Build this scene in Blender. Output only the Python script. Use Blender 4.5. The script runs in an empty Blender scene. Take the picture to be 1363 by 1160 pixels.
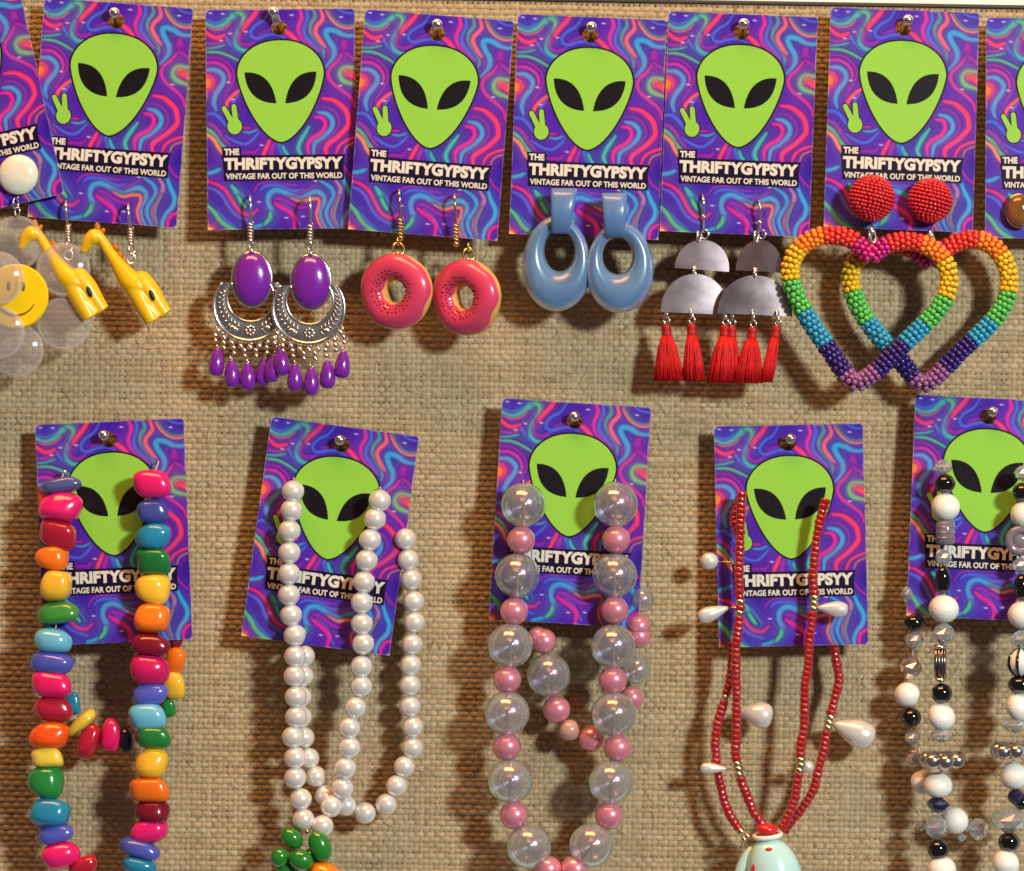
import bpy, math, random
import numpy as np
from mathutils import Vector, Matrix, Euler, noise

random.seed(7)
RNG = np.random.default_rng(7)
SC = bpy.context.scene
COL = SC.collection
R = math.radians

# ------------------------------------------------------------------ camera, world, lamps
U = 0.00025            # one photograph pixel on the burlap is a quarter of a millimetre
D = 5600.0             # camera distance in the same unit (1.4 m)
W, H = 1363.0, 1160.0
CX, CY = W / 2, H / 2

cam_d = bpy.data.cameras.new("camera")
cam = bpy.data.objects.new("camera", cam_d)
COL.objects.link(cam)
cam.location = (0, -D * U, 0)
cam.rotation_euler = (R(90), 0, 0)
cam_d.sensor_fit = 'HORIZONTAL'
cam_d.sensor_width = 36
cam_d.lens = 36 * D / W
cam_d.clip_start = 0.05
cam_d.clip_end = 50
cam_d.dof.use_dof = True
cam_d.dof.focus_distance = (D - 118) * U
cam_d.dof.aperture_fstop = 8.0
SC.camera = cam

SC.view_settings.view_transform = 'Standard'
SC.view_settings.look = 'None'
SC.view_settings.exposure = 0
SC.view_settings.gamma = 1
SC.cycles.use_denoising = True
SC.cycles.max_bounces = 10
SC.cycles.transparent_max_bounces = 16
SC.cycles.sample_clamp_indirect = 4
SC.cycles.caustics_refractive = False
SC.cycles.caustics_reflective = False

wd = bpy.data.worlds.new("World")
SC.world = wd
wd.use_nodes = True
wb = wd.node_tree.nodes["Background"]
wb.inputs[0].default_value = (0.85, 0.70, 0.68, 1)
wb.inputs[1].default_value = 0.135


def area(name, loc, target, sx, sy, power, col):
    l = bpy.data.lights.new(name, 'AREA')
    l.shape = 'RECTANGLE'
    l.size, l.size_y = sx, sy
    l.energy = power
    l.color = col
    o = bpy.data.objects.new(name, l)
    COL.objects.link(o)
    o.location = loc
    o.rotation_euler = (Vector(target) - Vector(loc)).to_track_quat('-Z', 'Y').to_euler()
    return o


# white display lamp, to the right and in front; warm strip lamp above the board
area("white_lamp", (1.27, -2.04, 0.70), (0, 0, 0), 0.27, 0.25, 60.0, (0.90, 1.0, 0.95))
area("warm_lamp", (-0.12, -0.46, 1.02), (0, 0, 0), 0.9, 0.34, 15.5, (1.0, 0.43, 0.10))

# ------------------------------------------------------------------ helpers


def s2l(c):
    return tuple(((v / 255) / 12.92 if v / 255 <= 0.04045 else ((v / 255 + 0.055) / 1.055) ** 2.4) for v in c[:3])


def pos(x, y, d):
    """photo pixel x, y at d units in front of the burlap"""
    s = 1 - d / D
    return Vector(((x - CX) * U * s, -d * U, (CY - y) * U * s))


def setp(o, label=None, cat=None, group=None, kind=None):
    if label: o['label'] = label
    if cat: o['category'] = cat
    if group: o['group'] = group
    if kind: o['kind'] = kind
    return o


def thing(name, label, cat, loc, group=None, rot=None):
    o = bpy.data.objects.new(name, None)
    COL.objects.link(o)
    o.empty_display_size = 0.005
    o.location = loc
    if rot: o.rotation_euler = rot
    return setp(o, label, cat, group)


def link(name, mesh, mat, parent=None, loc=(0, 0, 0), rot=None, scale=None, kind=None, own=False):
    o = bpy.data.objects.new(name, mesh)
    COL.objects.link(o)
    if parent: o.parent = parent
    o.location = loc
    if rot is not None:
        if isinstance(rot, Matrix):
            rot = rot.to_euler()
        o.rotation_euler = rot
    if scale is not None: o.scale = scale
    if mat is not None:
        if not mesh.materials: mesh.materials.append(None)
        o.material_slots[0].link = 'OBJECT'
        o.material_slots[0].material = mat
    if kind: o['kind'] = kind
    return o


def L(x, y, d):
    """local offset: right, down, toward the viewer, in pixels"""
    return Vector((x * U, -d * U, -y * U))


class MB:
    """collects shapes in local pixels (x right, y away, z up) and links ONE mesh"""

    def __init__(s):
        s.v, s.f = [], []

    def add(s, vs, fs):
        n = len(s.v)
        s.v.extend([tuple(p) for p in vs])
        s.f.extend([tuple(i + n for i in f) for f in fs])
        return s

    def ball(s, c, r, seg=14, rings=9, rot=None):
        rx, ry, rz = (r, r, r) if not hasattr(r, '__len__') else r
        vs = [Vector((0, 0, rz))]
        for i in range(1, rings):
            a = math.pi * i / rings
            for j in range(seg):
                b = 2 * math.pi * j / seg
                vs.append(Vector((rx * math.sin(a) * math.cos(b), ry * math.sin(a) * math.sin(b), rz * math.cos(a))))
        vs.append(Vector((0, 0, -rz)))
        fs = [(0, 1 + j, 1 + (j + 1) % seg) for j in range(seg)]
        for i in range(rings - 2):
            for j in range(seg):
                a, b = 1 + i * seg + j, 1 + i * seg + (j + 1) % seg
                fs.append((a, a + seg, b + seg, b))
        last = len(vs) - 1
        k = 1 + (rings - 2) * seg
        fs += [(last, k + (j + 1) % seg, k + j) for j in range(seg)]
        c = Vector(c)
        if rot: vs = [rot @ p for p in vs]
        return s.add([p + c for p in vs], fs)

    def tube(s, pts, r, sides=8, closed=False, caps=True):
        pts = [Vector(p) for p in pts]
        n = len(pts)
        rr = r if hasattr(r, '__len__') else [r] * n
        tg = []
        for i in range(n):
            a = pts[(i - 1) % n] if (closed or i > 0) else pts[i]
            b = pts[(i + 1) % n] if (closed or i < n - 1) else pts[i]
            t = b - a
            tg.append(t.normalized() if t.length > 1e-9 else Vector((0, 0, 1)))
        up = Vector((0, 1, 0)) if abs(tg[0].y) < 0.9 else Vector((1, 0, 0))
        nrm = (up - tg[0] * up.dot(tg[0])).normalized()
        vs = []
        for i in range(n):
            nrm = nrm - tg[i] * nrm.dot(tg[i])
            nrm = nrm.normalized() if nrm.length > 1e-6 else tg[i].orthogonal().normalized()
            bn = tg[i].cross(nrm)
            for j in range(sides):
                a = 2 * math.pi * j / sides
                vs.append(pts[i] + (nrm * math.cos(a) + bn * math.sin(a)) * rr[i])
        fs = []
        for i in range(n if closed else n - 1):
            k = (i + 1) % n
            for j in range(sides):
                fs.append((i * sides + j, i * sides + (j + 1) % sides, k * sides + (j + 1) % sides, k * sides + j))
        if caps and not closed:
            fs.append(tuple(range(sides - 1, -1, -1)))
            fs.append(tuple((n - 1) * sides + j for j in range(sides)))
        return s.add(vs, fs)

    def ring(s, c, rx, rz, r, rotz=0, yaw=0, seg=20, sides=8):
        m = Matrix.Rotation(rotz, 3, 'Y') @ Matrix.Rotation(yaw, 3, 'Z')
        pts = [Vector(c) + m @ Vector((rx * math.cos(2 * math.pi * i / seg), 0, rz * math.sin(2 * math.pi * i / seg))) for i in range(seg)]
        return s.tube(pts, r, sides, closed=True)

    def plate(s, poly, y0, y1, bev=0.0):
        """prism of an (x, z) outline between depth y0 (front) and y1, front edge bevelled"""
        n = len(poly)
        cx = sum(p[0] for p in poly) / n
        cz = sum(p[1] for p in poly) / n

        def ins(p):
            v = Vector((p[0] - cx, p[1] - cz))
            l = max(v.length, 1e-6)
            v *= max(0.0, (l - bev)) / l
            return (cx + v.x, cz + v.y)
        rows = []
        if bev > 0:
            rows.append([(ins(p)[0], y0, ins(p)[1]) for p in poly])
            rows.append([(p[0], y0 + bev, p[1]) for p in poly])
        else:
            rows.append([(p[0], y0, p[1]) for p in poly])
        rows.append([(p[0], y1, p[1]) for p in poly])
        vs = [q for r_ in rows for q in r_]
        fs = [tuple(range(n))]
        for i in range(len(rows) - 1):
            for j in range(n):
                k = (j + 1) % n
                fs.append((i * n + j, (i + 1) * n + j, (i + 1) * n + k, i * n + k))
        fs.append(tuple((len(rows) - 1) * n + j for j in range(n - 1, -1, -1)))
        return s.add(vs, fs)

    def flat(s, poly, y):
        n = len(s.v)
        s.v.extend([(p[0], y, p[1]) for p in poly])
        s.f.append(tuple(range(n, n + len(poly))))
        return s

    def mesh(s, name, smooth=True, scale=U):
        m = bpy.data.meshes.new(name)
        m.from_pydata([(p[0] * scale, p[1] * scale, p[2] * scale) for p in s.v], [], s.f)
        m.validate()
        if smooth:
            m.shade_smooth()
        m.update()
        return m

    def build(s, name, mat, parent=None, loc=(0, 0, 0), rot=None, smooth=True, kind=None, sharp=None):
        m = s.mesh(name, smooth)
        if sharp:
            m.set_sharp_from_angle(angle=R(sharp))
        return link(name, m, mat, parent, loc, rot, kind=kind)


def catmull(pts, n=8, closed=False):
    P = [np.array(p, float) for p in pts]
    if not closed:
        P = [2 * P[0] - P[1]] + P + [2 * P[-1] - P[-2]]
        rng_ = range(1, len(P) - 2)
    else:
        rng_ = range(len(P))
    out = []
    for i in rng_:
        p0, p1, p2, p3 = (P[(i + k) % len(P)] for k in (-1, 0, 1, 2))
        for j in range(n):
            t = j / n
            out.append(0.5 * (2 * p1 + (p2 - p0) * t + (2 * p0 - 5 * p1 + 4 * p2 - p3) * t * t + (3 * p1 - p0 - 3 * p2 + p3) * t ** 3))
    if not closed: out.append(P[-2])
    return np.array(out)


def resample(pts, step, closed=False):
    p = np.array(pts, float)
    if closed: p = np.vstack([p, p[:1]])
    seg = np.linalg.norm(np.diff(p, axis=0), axis=1)
    s = np.concatenate([[0], np.cumsum(seg)])
    n = max(2, int(round(s[-1] / step)) + (0 if closed else 1))
    t = np.linspace(0, s[-1], n, endpoint=not closed)
    return np.stack([np.interp(t, s, p[:, k]) for k in range(p.shape[1])], 1)


def bake(name, bv, bf, mats):
    """many copies of one small shape in ONE mesh (px units)"""
    bv = np.array(bv, float)
    M = np.array(mats)
    n = len(M)
    V = np.einsum('nij,vj->nvi', M[:, :3, :3], bv) + M[:, None, :3, 3]
    k = len(bv)
    F = [tuple(i + a * k for i in f) for a in range(n) for f in bf]
    m = bpy.data.meshes.new(name)
    m.from_pydata((V.reshape(-1, 3) * U).tolist(), [], F)
    m.shade_smooth()
    m.update()
    return m


# ------------------------------------------------------------------ materials
def mat(name, col, rough=0.4, metal=0.0, coat=0.0, sss=0.0, trans=0.0, spec=0.5, ior=1.45, sheen=0.0, var=0.0, vscale=400.0, bump=0.0, bscale=3000.0, coat_r=0.06, rvar=0.0, coat_ior=1.5):
    m = bpy.data.materials.new(name)
    m.use_nodes = True
    nt = m.node_tree
    b = nt.nodes["Principled BSDF"]
    c = col if max(col) <= 1.0 else s2l(col)
    b.inputs['Base Color'].default_value = (*c[:3], 1)
    b.inputs['Roughness'].default_value = rough
    b.inputs['Metallic'].default_value = metal
    b.inputs['Coat Weight'].default_value = coat
    b.inputs['Coat Roughness'].default_value = coat_r
    b.inputs['Specular IOR Level'].default_value = spec
    b.inputs['IOR'].default_value = ior
    b.inputs['Transmission Weight'].default_value = trans
    b.inputs['Coat IOR'].default_value = coat_ior
    if sss:
        b.inputs['Subsurface Weight'].default_value = sss
        b.inputs['Subsurface Radius'].default_value = (0.004, 0.003, 0.003)
        b.inputs['Subsurface Scale'].default_value = 0.5
    if sheen:
        b.inputs['Sheen Weight'].default_value = sheen
    if var or bump or rvar:
        tc = nt.nodes.new('ShaderNodeTexCoord')
        oi = nt.nodes.new('ShaderNodeObjectInfo')
        ad = nt.nodes.new('ShaderNodeVectorMath')
        ad.operation = 'ADD'
        sc_ = nt.nodes.new('ShaderNodeVectorMath')
        sc_.operation = 'SCALE'
        nt.links.new(oi.outputs['Random'], sc_.inputs[0])
        sc_.inputs['Scale'].default_value = 3.0
        nt.links.new(tc.outputs['Object'], ad.inputs[0])
        nt.links.new(sc_.outputs[0], ad.inputs[1])
    if var or rvar:
        n = nt.nodes.new('ShaderNodeTexNoise')
        n.inputs['Scale'].default_value = vscale
        n.inputs['Detail'].default_value = 4
        nt.links.new(ad.outputs[0], n.inputs['Vector'])
    if var:
        hs = nt.nodes.new('ShaderNodeHueSaturation')
        mr = nt.nodes.new('ShaderNodeMapRange')
        mr.inputs['From Min'].default_value = 0.25
        mr.inputs['From Max'].default_value = 0.75
        mr.inputs['To Min'].default_value = 1 - var
        mr.inputs['To Max'].default_value = 1 + var
        nt.links.new(n.outputs['Fac'], mr.inputs['Value'])
        nt.links.new(mr.outputs[0], hs.inputs['Value'])
        hs.inputs['Color'].default_value = (*c[:3], 1)
        nt.links.new(hs.outputs[0], b.inputs['Base Color'])
    if rvar:
        mr2 = nt.nodes.new('ShaderNodeMapRange')
        mr2.inputs['To Min'].default_value = max(0.02, rough - rvar)
        mr2.inputs['To Max'].default_value = rough + rvar
        nt.links.new(n.outputs['Fac'], mr2.inputs['Value'])
        nt.links.new(mr2.outputs[0], b.inputs['Roughness'])
    if bump:
        n2 = nt.nodes.new('ShaderNodeTexNoise')
        n2.inputs['Scale'].default_value = bscale
        n2.inputs['Detail'].default_value = 3
        nt.links.new(ad.outputs[0], n2.inputs['Vector'])
        bp = nt.nodes.new('ShaderNodeBump')
        bp.inputs['Strength'].default_value = bump
        bp.inputs['Distance'].default_value = 0.0002
        nt.links.new(n2.outputs['Fac'], bp.inputs['Height'])
        nt.links.new(bp.outputs[0], b.inputs['Normal'])
    return m


def crystal_mat(name, clear=0.5, irid=0.5, tint=(0.9, 0.92, 0.92), rough=0.03, trans=0.55):
    """clear acrylic with an iridescent coat"""
    m = bpy.data.materials.new(name)
    m.use_nodes = True
    nt = m.node_tree
    out = nt.nodes['Material Output']
    b = nt.nodes["Principled BSDF"]
    b.inputs['Base Color'].default_value = (*tint, 1)
    b.inputs['Roughness'].default_value = rough
    b.inputs['IOR'].default_value = 1.5
    b.inputs['Transmission Weight'].default_value = trans
    b.inputs['Subsurface Weight'].default_value = 0.0
    b.inputs['Coat Weight'].default_value = 1.0
    b.inputs['Coat Roughness'].default_value = 0.03
    b.inputs['Coat IOR'].default_value = 2.1
    lw = nt.nodes.new('ShaderNodeLayerWeight')
    lw.inputs['Blend'].default_value = 0.5
    tc = nt.nodes.new('ShaderNodeTexCoord')
    oi = nt.nodes.new('ShaderNodeObjectInfo')
    ns = nt.nodes.new('ShaderNodeTexNoise')
    ns.noise_dimensions = '4D'
    ns.inputs['Scale'].default_value = 160
    ns.inputs['Detail'].default_value = 1
    mw = nt.nodes.new('ShaderNodeMath')
    mw.operation = 'MULTIPLY'
    mw.inputs[1].default_value = 40
    nt.links.new(oi.outputs['Random'], mw.inputs[0])
    nt.links.new(mw.outputs[0], ns.inputs['W'])
    nt.links.new(tc.outputs['Object'], ns.inputs['Vector'])
    ad = nt.nodes.new('ShaderNodeMath')
    ad.operation = 'MULTIPLY_ADD'
    nt.links.new(ns.outputs['Fac'], ad.inputs[0])
    ad.inputs[1].default_value = 1.3
    nt.links.new(lw.outputs['Facing'], ad.inputs[2])
    fr = nt.nodes.new('ShaderNodeMath')
    fr.operation = 'FRACT'
    nt.links.new(ad.outputs[0], fr.inputs[0])
    cr = nt.nodes.new('ShaderNodeValToRGB')
    e = cr.color_ramp.elements
    e[0].position, e[0].color = 0.0, (0.85, 0.9, 0.95, 1)
    e[1].position, e[1].color = 1.0, (0.85, 0.9, 0.95, 1)
    for p_, c_ in ((0.2, (0.30, 0.85, 0.95)), (0.36, (0.5, 0.98, 0.5)), (0.5, (0.98, 0.9, 0.5)), (0.65, (1, 0.45, 0.6)), (0.8, (0.65, 0.5, 1))):
        q = e.new(p_)
        q.color = (*c_, 1)
    nt.links.new(fr.outputs[0], cr.inputs[0])
    gl = nt.nodes.new('ShaderNodeBsdfGlossy')
    gl.inputs['Roughness'].default_value = 0.2
    nt.links.new(cr.outputs[0], gl.inputs['Color'])
    m1 = nt.nodes.new('ShaderNodeMixShader')
    m1.inputs[0].default_value = irid
    nt.links.new(b.outputs[0], m1.inputs[1])
    nt.links.new(gl.outputs[0], m1.inputs[2])
    tr = nt.nodes.new('ShaderNodeBsdfTransparent')
    tr.inputs[0].default_value = (0.93, 0.95, 0.95, 1)
    # less clear at the rim, where one looks along the shell
    mr = nt.nodes.new('ShaderNodeMapRange')
    mr.inputs['From Min'].default_value = 0.1
    mr.inputs['From Max'].default_value = 0.95
    mr.inputs['To Min'].default_value = 1 - clear
    mr.inputs['To Max'].default_value = 1.0
    nt.links.new(lw.outputs['Facing'], mr.inputs['Value'])
    m2 = nt.nodes.new('ShaderNodeMixShader')
    nt.links.new(mr.outputs[0], m2.inputs[0])
    nt.links.new(tr.outputs[0], m2.inputs[1])
    nt.links.new(m1.outputs[0], m2.inputs[2])
    nt.links.new(m2.outputs[0], out.inputs['Surface'])
    return m


SILVER = mat("silver", (0.86, 0.82, 0.80), 0.2, 1.0, rvar=0.06)
DARKSILVER = mat("oxidised_silver", (0.30, 0.27, 0.28), 0.38, 1.0)
SHEETMETAL = mat("sheet_metal", (0.58, 0.47, 0.51), 0.28, 1.0, rvar=0.14, vscale=70, var=0.25, bump=0.10, bscale=90)
GOLD = mat("gold", (0.9, 0.62, 0.22), 0.16, 1.0)
PALEGOLD = mat("pale_gold", (0.85, 0.75, 0.5), 0.15, 1.0)
GUNMETAL = mat("gunmetal", (0.32, 0.29, 0.26), 0.25, 1.0)
PURPLE = mat("purple_resin", (116, 30, 160), 0.22, coat=1, coat_r=0.08)
PEARL = mat("pearl", (0.88, 0.83, 0.80), 0.24, metal=0.34, coat=1.0, coat_r=0.06, coat_ior=1.9, ior=1.6, var=0.05, vscale=250, rvar=0.06)
PINKPEARL = mat("pink_pearl", (228, 138, 160), 0.30, metal=0.35, coat=1, coat_r=0.07, coat_ior=1.9, var=0.1, vscale=900)
REDGLASS = mat("red_glass", (0.64, 0.006, 0.012), 0.05, coat_ior=1.6, trans=0.5, coat=1, ior=1.5)
DONUTICING = mat("doughnut_icing", (212, 64, 104), 0.3, coat=0.8, coat_r=0.12, sss=0.1)
DONUTBODY = mat("doughnut_dough", (222, 165, 85), 0.45, sss=0.1, var=0.1, vscale=150)
SPRINKLE = mat("sprinkle", (150, 20, 50), 0.35, coat=0.5)
BLUERESIN = mat("blue_resin", (122, 168, 222), 0.3, coat=0.6, coat_r=0.16, trans=0.5, sss=0.5, var=0.06, vscale=60)
TASSELRED = mat("red_thread", (200, 10, 16), 0.6, var=0.25, vscale=500)
TASSELDARK = mat("red_binding", (165, 12, 20), 0.6, var=0.2, vscale=900)
REDBEAD = mat("red_seed_bead", (196, 22, 36), 0.25, coat=0.6)
GIRAFFE = mat("yellow_plastic", (236, 186, 14), 0.38, coat=0.3, coat_r=0.2, var=0.06, vscale=120)
GIRAFFEDARK = mat("ochre_paint", (176, 104, 16), 0.5)
BLACKPAINT = mat("black_paint", (28, 30, 24), 0.45)
SMILEYELLOW = mat("smiley_yellow", (240, 200, 8), 0.28, coat=0.5, coat_r=0.1)
SMILELINE = mat("smiley_line", (110, 84, 30), 0.5)
MOP = mat("shell_stud", (0.72, 0.72, 0.62), 0.15, coat=1, var=0.1, vscale=300)
TIGER = mat("tiger_stone", (116, 72, 34), 0.14, coat=1, var=0.7, vscale=160)
LEAFGREEN = mat("green_resin", (34, 122, 40), 0.2, coat=1)
FRUIT = mat("orange_resin", (240, 130, 10), 0.25, coat=1)
MINT = mat("mint_enamel", (184, 226, 226), 0.2, coat=1)
CAPRED = mat("red_enamel", (212, 22, 30), 0.25, coat=1)
WHITEENAMEL = mat("white_enamel", (235, 232, 226), 0.25, coat=0.6)
WHITEBEAD = mat("white_bead", (236, 232, 226), 0.4, coat=0.25, coat_r=0.2)
BLACKBEAD = mat("black_bead", (8, 8, 10), 0.06, coat=1)
NAVYBEAD = mat("navy_bead", (26, 26, 62), 0.2, coat=1, var=0.5, vscale=1500)
GREYGLASS = mat("grey_glass", (150, 138, 150), 0.12, coat=1, trans=0.35, var=0.15, vscale=300)
THREAD = mat("thread", (190, 180, 170), 0.7)
REDTHREAD = mat("red_thread_cord", (120, 10, 12), 0.7)
CLEAR = crystal_mat("clear_bead", 0.44, 0.30, (0.99, 0.99, 0.98), 0.02, 0.74)
CRYSTAL = crystal_mat("crystal_bead", 0.4, 0.45, rough=0.02)
IRID = mat("iridescent_metal", (0.75, 0.55, 0.5), 0.12, 0.9, coat=1, var=0.4, vscale=900)
WHITEWALL = mat("white_paint", (0.86, 0.82, 0.79), 0.6)
TRIM = mat("dark_trim", (0.05, 0.035, 0.025), 0.6)
BACKING = mat("board_backing", (0.30, 0.20, 0.11), 0.95)
CARDWHITE = mat("card_back", (0.75, 0.73, 0.7), 0.6)


def petal_mat():
    m = bpy.data.materials.new("clear_petal")
    m.use_nodes = True
    nt = m.node_tree
    out = nt.nodes['Material Output']
    b = nt.nodes["Principled BSDF"]
    b.inputs['Base Color'].default_value = (0.75, 0.72, 0.7, 1)
    b.inputs['Roughness'].default_value = 0.12
    b.inputs['Coat Weight'].default_value = 1
    tr = nt.nodes.new('ShaderNodeBsdfTransparent')
    tr.inputs[0].default_value = (0.95, 0.93, 0.93, 1)
    lw = nt.nodes.new('ShaderNodeLayerWeight')
    lw.inputs['Blend'].default_value = 0.45
    mr = nt.nodes.new('ShaderNodeMapRange')
    mr.inputs['To Min'].default_value = 0.13
    mr.inputs['To Max'].default_value = 0.85
    nt.links.new(lw.outputs['Facing'], mr.inputs['Value'])
    mx = nt.nodes.new('ShaderNodeMixShader')
    nt.links.new(mr.outputs[0], mx.inputs[0])
    nt.links.new(tr.outputs[0], mx.inputs[1])
    nt.links.new(b.outputs[0], mx.inputs[2])
    nt.links.new(mx.outputs[0], out.inputs['Surface'])
    return m


PETAL = petal_mat()


def burlap_mat():
    m = bpy.data.materials.new("burlap_yarn")
    m.use_nodes = True
    nt = m.node_tree
    b = nt.nodes["Principled BSDF"]
    b.inputs['Roughness'].default_value = 0.85
    b.inputs['Specular IOR Level'].default_value = 0.25
    b.inputs['Sheen Weight'].default_value = 0.15
    at = nt.nodes.new('ShaderNodeAttribute')
    at.attribute_name = 'tone'
    tc = nt.nodes.new('ShaderNodeTexCoord')
    n1 = nt.nodes.new('ShaderNodeTexNoise')
    n1.inputs['Scale'].default_value = 900
    n1.inputs['Detail'].default_value = 5
    n1.inputs['Roughness'].default_value = 0.7
    nt.links.new(tc.outputs['Object'], n1.inputs['Vector'])
    ad = nt.nodes.new('ShaderNodeMath')
    ad.operation = 'MULTIPLY_ADD'
    nt.links.new(n1.outputs['Fac'], ad.inputs[0])
    ad.inputs[1].default_value = 0.7
    nt.links.new(at.outputs['Fac'], ad.inputs[2])
    cr = nt.nodes.new('ShaderNodeValToRGB')
    e = cr.color_ramp.elements
    e[0].position, e[0].color = 0.1, (0.20, 0.13, 0.068, 1)
    e[1].position, e[1].color = 1.0, (0.57, 0.47, 0.33, 1)
    q = e.new(0.55)
    q.color = (0.43, 0.322, 0.190, 1)
    nt.links.new(ad.outputs[0], cr.inputs[0])
    nt.links.new(cr.outputs[0], b.inputs['Base Color'])
    n2 = nt.nodes.new('ShaderNodeTexNoise')
    n2.inputs['Scale'].default_value = 2600
    n2.inputs['Detail'].default_value = 3
    nt.links.new(tc.outputs['Object'], n2.inputs['Vector'])
    bp = nt.nodes.new('ShaderNodeBump')
    bp.inputs['Strength'].default_value = 0.6
    bp.inputs['Distance'].default_value = 0.0002
    nt.links.new(n2.outputs['Fac'], bp.inputs['Height'])
    nt.links.new(bp.outputs[0], b.inputs['Normal'])
    return m


# ------------------------------------------------------------------ the board
ROLL = R(0.92)
TOPX0, TOPY0 = 986.0, 6.0     # a point on the top edge of the board


def board():
    root = bpy.data.objects.new("burlap_board", None)
    COL.objects.link(root)
    root.location = pos(TOPX0, TOPY0, 0)
    root.rotation_euler = (0, ROLL, 0)
    setp(root, "natural tan burlap stretched over the display board", kind='structure')
    x0, x1, z1, z0 = -1150.0, 540.0, 0.0, -1290.0
    pw, pf = 6.9, 7.3
    nx, nz = int((x1 - x0) / pw), int((z1 - z0) / pf)
    Vs, Fs, Ts = [], [], []
    base = 0
    SIDE = 4
    arc = np.linspace(-0.12, math.pi + 0.12, SIDE)

    def wander(n, amp, k):
        a = RNG.normal(0, 1, n // k + 3)
        return np.interp(np.arange(n) / k, np.arange(len(a)), a) * amp

    for horiz in (False, True):
        cnt, ln = (nz, nx) if horiz else (nx, nz)
        m = ln * 2 + 1
        for i in range(cnt):
            k = np.arange(m)
            along = k / 2.0
            ph = np.cos(math.pi * (along + i + (1 if horiz else 0)))
            wid = (3.25 if horiz else 3.2) * (1 + wander(m, 0.10, 9) + RNG.normal(0, 0.06))
            for c0_ in RNG.integers(0, m, max(1, m // 110)):
                wid = wid * (1 + RNG.uniform(.1, .3) * np.exp(-((k - c0_) / RNG.uniform(2, 7)) ** 2))
            wid = np.clip(wid, 2.0, 4.5)
            off = wander(m, 0.4, 14) + RNG.normal(0, 0.25)
            h = ph * (0.95 if horiz else 0.95) + 2.2 + (0.3 if horiz else -0.05) + wander(m, 0.25, 5)
            th = 1.25 * (wid / 3)
            if horiz:
                s_ = x0 + (along + 0.5) * pw
                c_ = z0 + (i + 0.5) * pf + off
            else:
                s_ = z0 + (along + 0.5) * pf
                c_ = x0 + (i + 0.5) * pw + off
            ring = np.zeros((m, SIDE, 3))
            for j, a in enumerate(arc):
                lat = c_ + math.cos(a) * wid
                hh = h + math.sin(a) * th - 1
                if horiz:
                    ring[:, j, 0], ring[:, j, 2] = s_, lat
                else:
                    ring[:, j, 0], ring[:, j, 2] = lat, s_
                ring[:, j, 1] = -hh
            Vs.append(ring.reshape(-1, 3))
            ii = np.arange(m - 1)[:, None] * SIDE + np.arange(SIDE - 1)[None, :] + base
            q = np.stack([ii, ii + 1, ii + 1 + SIDE, ii + SIDE], -1).reshape(-1, 4)
            if not horiz: q = q[:, ::-1]
            Fs.append(q)
            tone = (0.24 if horiz else 0.09) + RNG.normal(0, 0.05) + wander(m, 0.06, 9) + RNG.normal(0, 0.06, m)
            Ts.append(np.repeat(tone, SIDE))
            base += m * SIDE
    V = np.concatenate(Vs) * U
    F = np.concatenate(Fs)
    T = np.concatenate(Ts)
    me = bpy.data.meshes.new("weave")
    me.vertices.add(len(V))
    me.vertices.foreach_set('co', V.ravel())
    me.loops.add(F.size)
    me.loops.foreach_set('vertex_index', F.ravel().astype(np.int32))
    me.polygons.add(len(F))
    me.polygons.foreach_set('loop_start', np.arange(0, F.size, 4, dtype=np.int32))
    me.update(calc_edges=True)
    me.shade_smooth()
    at = me.attributes.new('tone', 'FLOAT', 'POINT')
    at.data.foreach_set('value', T.astype(np.float32))
    link("weave", me, burlap_mat(), root, kind='stuff')
    MB().plate([(x0, z0), (x1, z0), (x1, z1), (x0, z1)], 1.2, 30).build("backing_board", BACKING, root, smooth=False)
    MB().plate([(x0, z1 + 0.5), (x1, z1 + 0.5), (x1, z1 + 4.5), (x0, z1 + 4.5)], -4, 30).build("edge_trim", TRIM, root, smooth=False)
    # loose fibres that stand off the weave
    fb = MB()
    for _ in range(900):
        x = random.uniform(x0 + 200, x1 - 100)
        z = random.uniform(z0 + 100, z1 - 5)
        a = random.uniform(0, math.tau)
        l = random.uniform(8, 30)
        c = random.uniform(-0.5, 0.5)
        pts = []
        for k in range(6):
            t = k / 5
            aa = a + c * t * 2
            pts.append((x + math.cos(aa) * l * t, -4 - 5 * math.sin(math.pi * t) * random.uniform(.6, 1), z + math.sin(aa) * l * t))
        fb.tube(pts, random.uniform(.25, .45), 3, caps=False)
    fb.build("loose_fibres", mat("fibre", (0.6, 0.5, 0.34), 0.8), root, kind='stuff')
    w = MB().plate([(-2600, -3000), (2600, -3000), (2600, 2500), (-2600, 2500)], 0, 20).build("wall", WHITEWALL, None, pos(681, 580, -34), smooth=False)
    setp(w, "white painted wall behind the burlap board", kind='structure')


board()

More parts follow.
